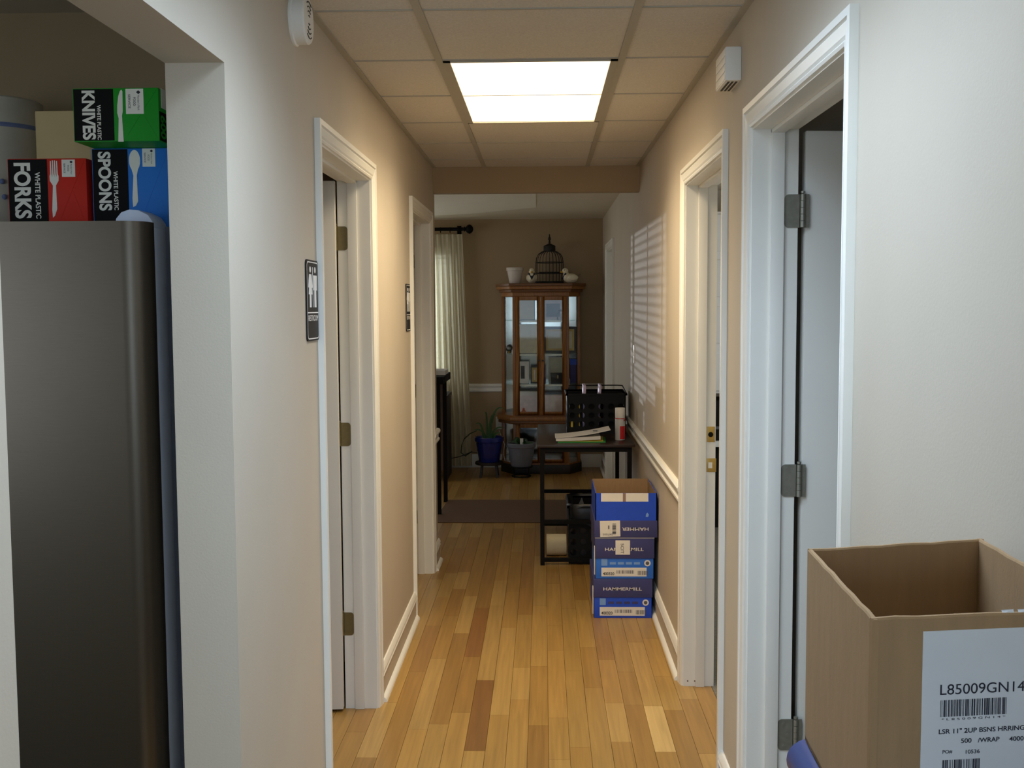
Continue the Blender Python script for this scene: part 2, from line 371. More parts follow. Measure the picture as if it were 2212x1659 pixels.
for ya, yb, k in rows:
    yb = min(yb, 6.43)
    for x0, x1, c in ((XL, T1, 0), (T1, T2, 1), (T2, XR, 2)):
        if c == 1 and k in (-3, -2, 1, 2): continue
        B().box(x0+.004, x1-.004, ya+.003, yb-.003, ZC+.004, ZC+.018).build('ceiling_tile', 'tile', ce)
    B().box(XL, XR, ya-.004, ya+.004, ZC+.0005, ZC+.004).build('cross_tee', 'tee', ce)
for x in (T1, T2):
    B().box(x-tw, x+tw, YN-.12, 6.43, ZC-.001, ZC+.003).box(x-.002, x+.002, YN-.12, 6.43, ZC+.003, ZC+.03).build('main_tee', 'tee', ce)
for x0, x1 in ((XL, XL+.02), (XR-.02, XR)): B().box(x0, x1, YN-.12, 6.43, ZC-.0015, ZC+.003).build('wall_angle', 'tee', ce)
# troffer lights: warm tubes further along, daylight tubes in the unseen one assumed overhead
def troffer(k, m, label, power, col):
    L = thing('ceiling_light', ((T1+T2)/2, Y0+(k+1)*T, ZC), label, 'ceiling light')
    lx0, lx1, ly0, ly1 = T1+tw, T2-tw, Y0+k*T+.005, Y0+(k+2)*T-.005
    B().box(lx0, lx0+.024, ly0, ly1, ZC-.004, ZC+.05).box(lx1-.024, lx1, ly0, ly1, ZC-.004, ZC+.05).box(lx0, lx1, ly0, ly0+.012, ZC-.004, ZC+.05).box(lx0, lx1, ly1-.014, ly1, ZC-.004, ZC+.05).build('frame', 'tee', L)
    B().box(lx0+.024, lx1-.024, ly0+.012, ly1-.014, ZC+.002, ZC+.008).build('diffuser', m, L)
    B().box(lx0, lx1, ly0, ly1, ZC+.05, ZC+.09).build('housing', 'tee', L)
    # the tubes behind the prismatic lens throw their light mostly downwards
    o = area('fluorescent_tubes', (0, 0, -.001), (0, 0, 0), lx1-lx0-.05, ly1-ly0-.03, power, col); o.data.spread = math.radians(135); o.parent = L
troffer(1, 'diffuser', 'bright fluorescent ceiling panel between the smoke alarm and the header beam', 19.5, (1, .81, .54))
troffer(-3, 'diffuser_assumed', 'unseen daylight fluorescent ceiling panel assumed above the cardboard carton', 20.5, (.62, .79, 1))  # panel out of view, assumed from the cool light on the near walls

# floor: individual planks where the photo shows them, joined boards elsewhere
fl = B().box(-3.12, 3.12, -4.62, YB+.12, -.10, -.013).build('floor', 'matte_black', label='honey oak strip floor running the length of the hall', cat='floor', kind='structure', origin=(0, 0, 0))
PW = .0745; PX0 = -.284
tones = [(.46, .28, .082), (.43, .25, .068), (.40, .228, .06), (.49, .31, .10), (.36, .195, .05), (.45, .265, .075), (.33, .17, .045)]
lens = (.38, .52, .66, .80, .95, 1.12)
pm = {}
def plank_mesh(Ln):
    k = round(Ln, 3)
    if k not in pm:
        t = B().box(-PW/2+.0006, PW/2-.0006, 0, Ln-.001, -.013, 0); me = bpy.data.meshes.new('plank'); me.from_pydata(t.v, [], t.f)
        me.materials.append(MATS['plank_obj']); pm[k] = me
    return pm[k]
special = {(0, 3.673): (.717, (.235, .112, .033)), (9, 3.675): (.433, (.60, .40, .15)), (-1, 4.69): (.777, (.27, .125, .035))}
rest = []
def lay(row, y, Ln, tone, single):
    x = PX0+row*PW+PW/2
    if single:
        o = bpy.data.objects.new('plank', plank_mesh(Ln)); COL.objects.link(o); o.parent = fl; o.location = (x, y, 0); o.color = (*tone, 1)
    else: rest.append((x, y, Ln, tone))
rd = random.Random(11)
for row in range(-37, 13):
    x = PX0+row*PW
    if x < -2.98 or x+PW > .70: continue
    y = .55 - rd.random()*.6 if x > -.80 else (6.2-rd.random()*.6)
    if -1.06 < x <= -.80: y = 3.05-rd.random()*.3
    if x > .6: y = 3.38
    sp = sorted(k[1] for k in special if k[0] == row)
    while y < 10.35:
        if sp and abs(y-sp[0]) < 1e-6:
            Ln, tone = special[(row, sp.pop(0))]
        else:
            Ln = rd.choice(lens); tone = rd.choice(tones); j = .92+rd.random()*.16; tone = tuple((c+.25*(a-c))*j*.92 for c, a in zip(tone, (.42, .238, .064)))
            if sp and y+Ln > sp[0]-.25: Ln = sp[0]-y
        Ln = min(Ln, 10.36-y)
        if x > .6: Ln = min(Ln, 4.38-y)
        if Ln < .03: break
        vis = (y+Ln > 3.05) and (-.90 < x < .62) and y < 6.5 and (x > -.74 or y < 4.1) or (y+Ln > 6.4 and -1.0 < x)
        lay(row, y, Ln, tone, vis); y += Ln
        
b = B()
for x, y, Ln, t in rest: b.box(x-PW/2+.0006, x+PW/2-.0006, y, y+Ln-.001, -.013, 0)
st = b.build('floor_boards', 'plank_vc', fl, kind='stuff')
ca = st.data.color_attributes.new('tone', 'FLOAT_COLOR', 'CORNER')
cent = [(x, y, Ln, t) for x, y, Ln, t in rest]
for i, p in enumerate(st.data.polygons):
    t = cent[min(i//6, len(cent)-1)][3]
    for li in p.loop_indices: ca.data[li].color = (*t, 1)
B().box(.6855, 3, YN, YB, -.013, .001).build('floor_carpet', 'carpet', label='grey carpet in the rooms on the right', cat='carpet', kind='structure')
B().box(-3, -1.06, YN, 6.385, -.013, -.0005).build('floor_kitchen', 'carpet', label='floor of the kitchen and restrooms', cat='floor', kind='structure')
B().box(-3, 3, -4.5, YN-.12, -.013, .001).build('floor_near_room', 'carpet', label='floor of the room behind the photographer', cat='floor', kind='structure')
B().box(-40, 40, -40, 60, -.4, -.3).build('ground', 'ground', label='ground outside the building', cat='ground', kind='structure')

# ---- doors
PROF = [(0, 0), (0, .008), (.006, .011), (.010, .0085), (.016, .0125), (.036, .0155), (.040, .0125), (.044, .018), (.060, .0175), (.060, 0)]
def casing(root, wx, sg, d):
    "three mitred casing boards on the wall face x = wx, protruding towards sg"
    y0, y1 = d[0]-.006, d[1]+.006; z = ZD+.006
    st = [lambda u: (y0-u, 0), lambda u: (y0-u, z+u), lambda u: (y1+u, z+u), lambda u: (y1+u, 0)]
    n = len(PROF)
    for a, c in ((0, 1), (1, 2), (2, 3)):
        b = B(); vs = []
        for k in (a, c):
            for u, t in PROF: yy, zz = st[k](u); vs.append((wx+sg*t, yy, zz))
        b.add(vs, [tuple(range(n)), tuple(range(n, 2*n))]+[(i, (i+1) % n, n+(i+1) % n, n+i) for i in range(n)])
        b.build('casing_board', 'trim', root, smooth=25)
def hinge(root, x0, x1, y, z, m, kx, door_dx):
    far = x0 if abs(x0-kx) > abs(x1-kx) else x1; near = x1 if far == x0 else x0; sg = 1 if near > far else -1
    rg = [(near, z-.045)]+[(far+sg*.012-sg*.012*math.sin(math.radians(a)), z-.033-.012*math.cos(math.radians(a))) for a in range(0, 91, 15)]+[(far+sg*.012-sg*.012*math.cos(math.radians(a)), z+.033+.012*math.sin(math.radians(a))) for a in range(0, 91, 15)]+[(near, z+.045)]
    h = B().prism([(x, 0, zz) for x, zz in rg], (0, y-.0025, 0), (0, y+.0005, 0)).build('hinge', m, root)
    b = B()
    for k in range(5): b.lathe([(.0068, -.0085), (.0068, .0085)], (kx, y-.004, z-.036+.018*k), 12)
    b.lathe([(.003, .0), (.006, .003), (.006, .008)], (kx, y-.004, z+.045), 10).build('knuckle', m, h, smooth=40)
    B().box(kx, kx+door_dx, y-.003, y-.0005, z-.045, z+.045).build('hinge_leaf', m, h)
    b = B()
    for dz in (-.033, 0, .033): b.lathe([(.004, 0), (.004, .0012)], ((x0+x1)/2+(.006 if dz == 0 else -.004), y-.0036, z+dz), 10, 'Y')
    b.build('screw', m, h)
def door(n, wx, sg, d, label, leaf_end=None, hz=(), hm='nickel'):
    "frame of a door in the wall whose hall face is x = wx; the wall goes from wx to wx - sg*WT"
    xb = wx-sg*WT
    r = thing('door_%d' % n, (wx, (d[0]+d[1])/2, 0), label, 'door', kind='structure')
    casing(r, wx, sg, d)
    for ya, yb in ((d[0]-.02, d[0]), (d[1], d[1]+.02)): B().box(wx+sg*.001, xb, ya, yb, 0, ZD+.02).build('jamb', 'trim', r)
    B().box(wx+sg*.001, xb, d[0], d[1], ZD, ZD+.02).build('head_jamb', 'trim', r)
    s0, s1 = wx-sg*.048, wx-sg*.084
    for ya, yb in ((d[0], d[0]+.011), (d[1]-.011, d[1])): B().box(s0, s1, ya, yb, 0, ZD).build('door_stop', 'trim', r, bev=.002)
    B().box(s0, s1, d[0], d[1], ZD-.011, ZD).build('door_stop', 'trim', r, bev=.002)
    return r
def leaf(r, px, py, length, ang, sg, knob_side):
    "door leaf hinged at (px, py); local x runs from the hinge to the latch edge"
    t = .035; e = thing('tmp', (0, 0, 0), None, None)
    ob = B().box(0, length, 0, t, .012, ZD-.004)
    o = ob.build('door_leaf', 'door_paint', None, bev=.0015, origin=(0, 0, 0)); bpy.data.objects.remove(e)
    o.parent = r; o.location = Vector((px, py, 0))-BASE[r.name]; o.rotation_euler = (0, 0, ang)
    BASE[o.name] = Vector((0, 0, 0))
    k = B().lathe([(.03, 0), (.03, -.006), (.012, -.01), (.012, -.035), (.026, -.045), (.028, -.055), (.018, -.066), (.004, -.068)], (length-.065, 0, .93), 20, 'Y').build('door_knob', 'brass', o, smooth=40)
    return o
d1 = door(1, XL, 1, D1, 'white door frame beside the larger restroom sign, door standing open')
leaf(d1, XL-WT-.004, D1[1]-.008, .85, PI+math.radians(4), 1, 0).name = 'door_leaf'
for z in (1.82, 1.075, .336): hinge(d1, XL-WT, XL-.086, D1[1], z, 'hinge_brass', XL-WT-.006, -.004)
d2 = door(2, XL, 1, D2, 'white door frame next to the end of the hall, by the second restroom sign')
leaf(d2, XL-WT-.004, D2[1]-.008, .79, PI+math.radians(2), 1, 0)
for z in (1.82, 1.075, .336): hinge(d2, XL-WT, XL-.086, D2[1], z, 'hinge_brass', XL-WT-.006, -.004)
d3 = door(3, XR, -1, D3, 'white door frame beside the open cardboard carton, door swung open on silver hinges')
leaf(d3, XR+WT+.022, D3[1]+.004, .86, math.radians(5), -1, 0)
for z in (1.815, 1.075, .352): hinge(d3, XR+.086, XR+WT+.004, D3[1], z, 'nickel', XR+WT+.012, .018)
d4 = door(4, XR, -1, D4, 'white door frame with two brass strike plates, between chair rail and wall chime')
pk = B().box(XR+.088, XR+.120, D4[1]-.002, D4[1]+.001, 1.009, 1.072).build('strike_plate', 'brass', d4, bev=.0009)
B().lathe([(.0105, 0), (.0105, .0012)], (XR+.103, D4[1]-.0032, 1.040), 16, 'Y').build('bolt_hole', 'matte_black', pk)
pk = B().box(XR+.088, XR+.126, D4[1]-.002, D4[1]+.001, .887, .943).build('strike_plate', 'brass', d4, bev=.0009)
B().box(XR+.094, XR+.110, D4[1]-.0032, D4[1]-.002, .903, .927).build('latch_hole', 'trim', pk)
b = B()
for dx, dz in ((.010, .0), (.034, .0)): b.lathe([(.003, 0), (.003, .002)], (XR+.005+dx*1.2, D4[1]-.0015, .022), 8, 'Y')
b.build('nail_hole', 'desk_brown', d4)
leaf(d4, XR+WT+.03, D4[0]+.02, .85, math.radians(-4), -1, 0)
d5 = door(5, XR, -1, D5, 'dim cream door frame in the far corner beside the display cabinet')
B().box(XR+WT-.04, XR+WT-.004, D5[0], D5[1], .01, ZD-.003).build('door_leaf', 'door_paint', d5)

# ---- baseboards and chair rails
def base_y(name, wx, sg, segs, label):
    r = thing(name, (wx, segs[0][0], 0), label, 'baseboard', kind='structure')
    for a, c in segs:
        B().box(wx, wx+sg*.012, a, c, 0, .105).build('board', 'wall', r)
        pr = [(0, .095), (.014, .095), (.017, .102), (.013, .110), (.016, .118), (.012, .130), (.006, .138), (0, .138)]
        B().prism([(wx+sg*t, 0, z) for t, z in pr], (0, a, 0), (0, c, 0)).build('cap_molding', 'trim', r, smooth=30)
        q = [(.012, 0), (.030, 0), (.0295, .006), (.026, .013), (.020, .018), (.012, .020)]
        B().prism([(wx+sg*t, 0, z) for t, z in q], (0, a, 0), (0, c, 0)).build('shoe_molding', 'trim', r, smooth=30)
base_y('baseboard_left', XL, 1, [(2.226, D1[0]-.066), (D1[1]+.066, D2[0]-.066), (D2[1]+.066, WEND+.012)], 'two-piece baseboard along the left hall wall')
base_y('baseboard_right', XR, -1, [(YN, D3[0]-.066), (D3[1]+.066, D4[0]-.066), (D4[1]+.066, D5[0]-.066), (D5[1]+.066, YB-.03)], 'two-piece baseboard along the right hall wall')
rp = [(0, 0), (.010, 0), (.016, .008), (.016, .018), (.009, .024), (.009, .044), (.020, .054), (.022, .066), (.014, .078), (0, .080)]
def rail_y(name, wx, sg, a, c, label):
    B().prism([(wx+sg*t, 0, .742+z) for t, z in rp], (0, a, 0), (0, c, 0)).build(name, 'trim', label=label, cat='chair rail', kind='structure', smooth=25)
rail_y('trim_2', XR, -1, D4[1]+.066, D5[0]-.066, 'white chair rail along the wall behind the paper cartons')
rail_y('trim_3', XL, 1, D2[1]+.066, WEND+.015, 'short white chair rail at the corner by the second restroom')
B().prism([(0, YB-t, .735+z) for t, z in rp], (-3, 0, 0), (XR, 0, 0)).build('trim_4', 'trim', label='white chair rail on the end wall', cat='chair rail', kind='structure', smooth=25)
r = thing('baseboard_back', (0, YB, 0), 'baseboard along the end wall', 'baseboard', kind='structure')
B().box(-3, XR, YB-.014, YB, 0, .13).build('board', 'trim', r, bev=.004)

# ================================================================== WALL FIXTURES
# smoke alarm
a = thing('smoke_alarm', (XL, 2.86, 2.31), 'round white smoke alarm high on the wall above the restroom sign', 'smoke alarm')
ac = (XL, 2.862, 2.312)
B().lathe([(.066, 0), (.066, .006), (.062, .009), (.062, .036), (.0585, .0405), (.0, .041)], ac, 40, 'X').build('housing', 'white_plastic', a, smooth=30)
b = B()
for s in (1, -1):
    for k in range(4):
        r0 = .012+k*.0115; pts = []
        for q in range(9):
            t = PI/2+(q-4)*.17*(1-.06*k); pts.append((XL+.0412, ac[1]+r0*math.cos(t), ac[2]+s*r0*math.sin(t)))
        b.tube(pts, .0016, 6)
b.build('sound_slot', 'slot_dark', a)
# chime box
c = thing('door_chime', (XR, 3.24, 2.203), 'white ribbed door chime box high on the wall between two door frames', 'door chime')
B().box(XR-.046, XR, 3.154, 3.322, 2.204, 2.300).build('housing', 'white_plastic', c, bev=.004)
for k in range(4): B().box(XR-.0475, XR-.0455, 3.158, 3.318, 2.208+k*.0225, 2.2285+k*.0225).build('front_slat', 'white_plastic', c, bev=.0006)
b = B()
for k in range(3): b.box(XR-.036+k*.011, XR-.030+k*.011, 3.17, 3.306, 2.2030, 2.2042)
b.build('vent_slot', 'slot_dark', c)
# restroom signs
def sign(y0, z0, label):
    s = thing('restroom_sign', (XL, y0+.076, z0), label, 'sign', 'restroom signs on the hall wall')
    w, h = .152, .226
    def rr(i, x, rad=.014):
        p = []
        for cx, cz, a0 in ((w-rad-i, rad+i, -90), (w-rad-i, h-rad-i, 0), (rad+i, h-rad-i, 90), (rad+i, rad+i, 180)):
            for k in range(6):
                t = math.radians(a0+18*k); p.append((x, y0+cx+rad*math.cos(t), z0+cz+rad*math.sin(t)))
        return p
    B().prism(rr(0, XL), (0, 0, 0), (.004, 0, 0)).build('plate', 'sign_black', s)
    o1, o2 = rr(.005, XL+.0044), rr(.008, XL+.0044, .011); n = len(o1)
    B().add(o1+o2, [(i, (i+1) % n, n+(i+1) % n, n+i) for i in range(n)]).build('border', 'sign_white', s)
    X = XL+.0046
    def q(name, *polys):
        b = B()
        for p in polys: b.prism([(XL+.004, y0+u, z0+v) for u, v in p], (0, 0, 0), (.0008, 0, 0))
        b.build(name, 'sign_white', s)
    def circ(cx, cz, r): return [(cx+r*math.cos(2*PI*k/14), cz+r*math.sin(2*PI*k/14)) for k in range(14)]
    cx = .047
    q('woman_pictogram', circ(cx, .199, .0085), [(cx-.014, .186), (cx+.014, .186), (cx+.027, .150), (cx+.021, .148), (cx+.012, .168), (cx+.022, .130), (cx-.022, .130), (cx-.012, .168), (cx-.021, .148), (cx-.027, .150)],
      [(cx-.010, .130), (cx-.001, .130), (cx-.001, .094), (cx-.010, .094)], [(cx+.001, .130), (cx+.010, .130), (cx+.010, .094), (cx+.001, .094)])
    cx = .109
    q('man_pictogram', circ(cx, .199, .0085), [(cx-.022, .184), (cx+.022, .184), (cx+.022, .142), (cx+.016, .142), (cx+.016, .170), (cx+.012, .170), (cx+.012, .138), (cx-.012, .138), (cx-.012, .170), (cx-.016, .170), (cx-.016, .142), (cx-.022, .142)],
      [(cx-.012, .138), (cx-.001, .138), (cx-.001, .094), (cx-.012, .094)], [(cx+.001, .138), (cx+.012, .138), (cx+.012, .094), (cx+.001, .094)])
    q('divider_line', [(.0765, .094), (.0795, .094), (.0795, .206), (.0765, .206)], [(.006, .0775), (.146, .0775), (.146, .0805), (.006, .0805)])
    text('RESTROOM', (XL+.004, y0+.014, z0+.056), (0, 1, 0), (0, 0, 1), .124, .016, 'sign_white', s, bold=.012, eps=.0008)
sign(2.938, 1.467, 'black restroom sign with white figures beside the nearer restroom frame')
sign(5.085, 1.444, 'black restroom sign at the second restroom, by the end of the hall')
s = thing('light_switch', (XR, 6.74, 1.20), 'white light switch plate on the striped wall above the chair rail', 'light switch')
B().box(XR-.006, XR, 6.705, 6.78, 1.20, 1.315).build('plate', 'white_plastic', s, bev=.002); B().box(XR-.014, XR-.005, 6.735, 6.75, 1.245, 1.27).build('toggle', 'white_plastic', s)
s = thing('wall_outlet', (-.42, YB, .37), 'white outlet plate on the end wall beside the display cabinet', 'outlet')
B().box(-.462, -.388, YB-.006, YB, .372, .495).build('plate', 'white_plastic', s, bev=.002)
for z in (.40, .445): B().box(-.442, -.408, YB-.009, YB-.005, z, z+.032).build('socket', 'white_plastic', s)

# ================================================================== KITCHEN
fx1 = -.835; fx0 = fx1-.72; fy = 2.24; fz = 1.744
R = thing('refrigerator', ((fx0+fx1)/2, 2.68, 0), 'tall stainless steel refrigerator standing in the kitchen opening', 'refrigerator')
B().box(fx0+.004, fx1-.004, fy+.144, 3.0, .03, fz).build('cabinet', 'fridge_side', R, bev=.006)
def fdoor(name, z0, z1):
    pr = []; rr = .050
    for k in range(9):
        t = math.radians(-90+90*k/8); pr.append((fx1-rr+rr*math.cos(t), fy+rr+rr*math.sin(t)*1.0))
    pr += [(fx1, fy+.062)]
    pl = [(fx0+fx1-x, y) for x, y in reversed(pr)]
    d = B().prism([(x, y, 0) for x, y in pl+pr], (0, 0, z0), (0, 0, z1)).build(name, 'steel', R, smooth=30)
    B().box(fx0+.001, fx1-.001, fy+.062, fy+.136, z0, z1-.010).build('door_liner', 'grey_plastic', d, bev=.002)
    B().box(fx0+.008, fx1-.008, fy+.136, fy+.144, z0, z1-.01).build('gasket', 'matte_black', d)
    return d
fd = fdoor('refrigerator_door', .50, fz); fdoor('freezer_drawer', .06, .49)
hb = B()
for z in (.70, 1.45): hb.bar((fx0+.06, fy-.045, z), (fx0+.06, fy+.01, z), .016)
hb.tube([(fx0+.06, fy-.05, .66+.83*k/8) for k in range(9)], .012, 12).build('handle', 'steel_light', fd, smooth=40)
ring = [(fx1-.088, fz-.006), (fx1-.086, fz+.010), (fx1-.074, fz+.024), (fx1-.056, fz+.030), (fx1-.036, fz+.028), (fx1-.016, fz+.018), (fx1-.006, fz+.004), (fx1-.005, fz-.012), (fx1-.014, fz-.012), (fx1-.020, fz+.002)]
B().prism([(x, 0, z) for x, z in ring], (0, fy+.070, 0), (0, fy+.155, 0)).build('hinge_cover', 'grey_plastic', R, bev=.003)
for x in (fx0+.05, fx1-.05):
    for y in (2.45, 2.95): B().lathe([(.02, 0), (.02, .03)], (x, y, 0), 12).build('foot', 'matte_black', R)

def cutlery_box(word, pic, Y, dep, body, split, z0, rw, rp_, rpic, rlab, pm_, label):
    "rectangles are photo pixels (x0, y0, x1, y1) on the front face y = Y"
    def RC(t):
        p, q = at(t[0], t[1], 'Y', Y), at(t[2], t[3], 'Y', Y); return p.x, q.x, q.z, p.z
    x0, x1, _, z1 = RC(body); xs = at(split, body[1], 'Y', Y).x; h = z1-z0
    c = thing('cutlery_box', ((x0+x1)/2, Y+dep/2, z0), label, 'box', 'cutlery boxes on the refrigerator')
    B().box(x0, x1, Y, Y+dep, z0, z1).build('carton', pm_, c, bev=.0025)
    decal((x0+.002, Y, z0+.002), (1, 0, 0), (0, 0, 1), xs-x0-.002, h-.004, 'black_print', c, 'printed_panel', .0005)
    dn, rt, up = (0, 0, -1), (1, 0, 0), (0, 0, 1)
    a0, a1, b0, b1 = RC(rw); text(word, (a0, Y-.0005, b1), dn, rt, b1-b0, a1-a0, 'cutlery', c, bold=.035)
    a0, a1, b0, b1 = RC(rp_); text('WHITE PLASTIC', (a0, Y-.0005, b1), dn, rt, b1-b0, a1-a0, 'cutlery', c, bold=.02)
    a0, a1, b0, b1 = RC(rpic); w_, h_ = a1-a0, b1-b0
    if pic == 'knife': pts = [(.80, 0), (1, .03), (.95, .42), (.80, .50), (.97, 1), (.03, 1), (.22, .55), (.0, .45), (.04, .30), (.25, .13), (.55, .03)]
    elif pic == 'spoon':
        pts = [(.5+.5*math.sin(2*PI*k/20), .185-.185*math.cos(2*PI*k/20)) for k in range(-8, 9)]
        pts += [(.66, .45), (.70, .80), (.72, .90), (.50, .98), (.25, 1), (.22, .85), (.36, .45)]
    else:
        pts = []
        for k in range(4): pts += [(.08+k*.23, .30 if k else .24), (.10+k*.23, .0+.01*abs(k-1.5)), (.20+k*.23, .0+.01*abs(k-1.5)), (.23+k*.23, .24)]
        pts += [(1, .28), (.98, .36), (.68, .44), (.72, .85), (.45, .97), (.22, 1), (.18, .86), (.34, .44), (.02, .36), (0, .28)]
    B().prism([(a0+u_*w_, Y-.0009, b1-v_*h_) for u_, v_ in pts], (0, 0, 0), (0, .0009, 0)).build(pic+'_picture', 'cutlery', c)
    lx, lx1, lz, lz1 = RC(rlab); lw, lh = lx1-lx, lz1-lz
    lb = decal((lx, Y, lz), rt, up, lw, lh, 'cutlery', c, 'white_label', .0008)
    text('FOOD', (lx+lw*.42, Y-.0008, lz+lh*.66), dn, rt, lh*.34, lw*.14, 'ink_grey', lb, bold=.01)
    text('SERVICE', (lx+lw*.14, Y-.0008, lz+lh*.78), dn, rt, lh*.56, lw*.13, 'ink_grey', lb, bold=.01)
    B().prism([(lx+lw*(.72+.12*math.cos(k*PI/2)), Y-.0012, lz+lh*(.86+.08*math.sin(k*PI/2))) for k in range(4)], (0, 0, 0), (0, .0004, 0)).build('diamond_mark', 'ink', lb)
    text("Member's Mark", (lx+lw*.66, Y-.0008, lz+lh*.74), dn, rt, lh*.60, lw*.12, 'ink_grey', lb)
    b = B(); q0, q1 = Vector((xs+(x1-xs)*.30, Y-.0002, z0+h*.12)), Vector((x1-.004, Y-.0002, z1-.004)); b.bar(q0, q1, .0007, .0004)
    b.bar((q0+q1)/2, Vector((x1-.004, Y-.0002, z0+.006)), .0005, .0004); b.build('flap_crease', pm_, c)
    return c, x0, x1, z1
zt = fz
cutlery_box('FORKS', 'fork', 2.42, .26, (15, 343, 190, 470), 101, zt, (29, 352, 70, 472), (75, 372, 90, 472), (106, 346, 130, 470), (133, 345, 163, 382), 'red_print', 'red and black box of white plastic forks on the refrigerator')
_, _, _, zs = cutlery_box('SPOONS', 'spoon', 2.425, .26, (197, 321, 372, 467), 275, zt, (211, 328, 243, 455), (245, 370, 257, 454), (278, 324, 306, 447), (307, 321, 336, 360), 'blue_print', 'blue and black box of white plastic spoons under the knives box')
kn, _, X1, _ = cutlery_box('KNIVES', 'knife', 2.33, .29, (156, 191, 345, 310), 244, zs+.0005, (176, 196, 208, 302), (209, 227, 220, 302), (252, 194, 268, 306), (271, 192, 311, 246), 'green_print', 'green and black box of white plastic knives on top of the spoons box')
pn = decal((X1, 2.333, zs+.003), (0, 1, 0), (0, 0, 1), .19, .062, 'black_print', kn, 'printed_panel', .0005)
text('600', (X1+.0005, 2.337, zs+.058), (0, 0, -1), (0, 1, 0), .05, .034, 'green_print', pn, bold=.03)
decal((X1, 2.345, zs+.074), (0, 1, 0), (0, 0, 1), .12, .042, 'cutlery', kn, 'white_label', .0008)
# items behind
p = at(75, 240, 'Y', 2.72); q_ = at(190, 400, 'Y', 2.72)
bb = thing('storage_carton', (p.x+.1, 2.8, zt), 'plain beige carton behind the knives and forks boxes', 'carton')
B().box(p.x, p.x+.24, 2.72, 2.92, zt, p.z).build('carton', 'beige', bb, bev=.002); B().box(p.x+.10, p.x+.14, 2.7194, 2.72, zt+.02, p.z-.02).build('tape', 'beige', bb)
p = at(76, 216, 'Y', 2.78); zc_ = p.z
cn = thing('canister', (p.x-.115, 2.80, zt), 'large pale canister with faint blue flowers behind the forks box', 'canister')
ccx = p.x-.115; hh = zc_-zt
B().lathe([(.100, 0), (.104, .01), (.113, hh*.6), (.115, hh-.004), (.110, hh), (.106, hh-.006), (.0, hh-.008)], (ccx, 2.80, zt), 36).build('jar', 'canister', cn, smooth=40)
B().lathe([(.1155, hh*.78), (.1165, hh*.79), (.1165, hh*.80), (.1158, hh*.81)], (ccx, 2.80, zt), 36).build('rim_band', 'canister_blue', cn, smooth=40)
rr_ = random.Random(3)
for k in range(9):
    t = math.radians(-80+rr_.random()*90); z = zt+hh*(.2+.35*rr_.random()); r_ = .1145
    B().ball((ccx+r_*math.cos(t), 2.80+r_*math.sin(t), z), .007, 8, 6).build('flower_print', 'canister_blue', cn, smooth=60)

# ================================================================== CARTON IN FRONT (right)
FLc, BLc, BRc, FRc = Vector((.305, .989, 0)), Vector((.315, 1.276, 0)), Vector((.543, 1.333, 0)), Vector((.537, 1.022, 0))
ZT, ZB = 1.27, 1.036
cb = thing('cardboard_carton', (.425, 1.15, ZB), 'open brown cardboard carton with a printed white shipping label', 'carton')
cen = (FLc+BLc+BRc+FRc)/4
def wallp(name, a, c, top_a, top_c, m='kraft'):
    t = .006; d = (c-a).normalized(); n = Vector((d.y, -d.x, 0)); n = n if n.dot(cen-a) > 0 else -n
    N = 10; b = B(); outer_b = []; rd_ = random.Random(hash(name) % 97)
    vs = []
    for k in range(N+1):
        f = k/N; p = a.lerp(c, f); zt_ = top_a+(top_c-top_a)*f+(rd_.random()-.5)*.0016
        for off in (0, t):
            vs.append((p.x+n.x*off, p.y+n.y*off, ZB)); vs.append((p.x+n.x*off, p.y+n.y*off, zt_-.002)); vs.append((p.x+n.x*(off*.6+t*.2), p.y+n.y*(off*.6+t*.2), zt_))
    fs = []
    for k in range(N):
        i, j = k*6, (k+1)*6
        fs += [(i, j, j+1, i+1), (i+1, j+1, j+2, i+2), (i+2, j+2, j+5, i+5), (i+5, j+5, j+4, i+4), (i+4, j+4, j+3, i+3), (i+3, j+3, j, i)]
    fs += [(0, 1, 2, 5, 4, 3), tuple(N*6+x for x in (0, 1, 2, 5, 4, 3))]
    return b.add(vs, fs).build(name, m, cb, smooth=30)
wf = wallp('front_panel', FLc, FRc, ZT, ZT-.001)
wallp('left_panel', FLc, BLc, ZT-.001, ZT)
wallp('back_panel', BLc, BRc, ZT, ZT)
wallp('right_panel', FRc, BRc, ZT, ZT)
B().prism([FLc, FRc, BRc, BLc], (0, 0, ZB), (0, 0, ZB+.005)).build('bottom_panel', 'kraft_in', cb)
u = (FRc-FLc).normalized(); o = Vector((FLc.x, FLc.y, 0)); Zu = Vector((0, 0, 1))
def FP(uu, z): return o+u*uu+Zu*z
nf = u.cross(Zu)
lw_ = FRc.x and (FRc-FLc).length-.05-.006
lbl = decal(FP(.0497, ZB+.018), u, Zu, lw_, 1.2555-ZB-.018, 'label', cb, 'shipping_label', .0005)
e = nf*.0005
text('L85009GN14', FP(.0677, 1.1938)+e, u, Zu, .0845, .0100, 'ink', lbl)
barcode(FP(.0683, 1.1725)+e, u, Zu, .0668, .0162, lbl, n=44, seed=4)
text('* L 8 5 0 0 9 G N 1 4 *', FP(.0695, 1.1690)+e, u, Zu, .064, .0021, 'ink', lbl)
text('LSR 11" 2UP BSNS HRRING', FP(.0672, 1.1560)+e, u, Zu, .0860, .0048, 'ink', lbl, bold=.015)
text('500', FP(.0896, 1.1462)+e, u, Zu, .0105, .0045, 'ink', lbl, bold=.015)
text('/WRAP', FP(.1064, 1.1460)+e, u, Zu, .0218, .0045, 'ink', lbl, bold=.015)
text('4000', FP(.1381, 1.1456)+e, u, Zu, .0145, .0045, 'ink', lbl, bold=.015)
text('PO#', FP(.0714, 1.1366)+e, u, Zu, .0098, .0036, 'ink', lbl, bold=.01)
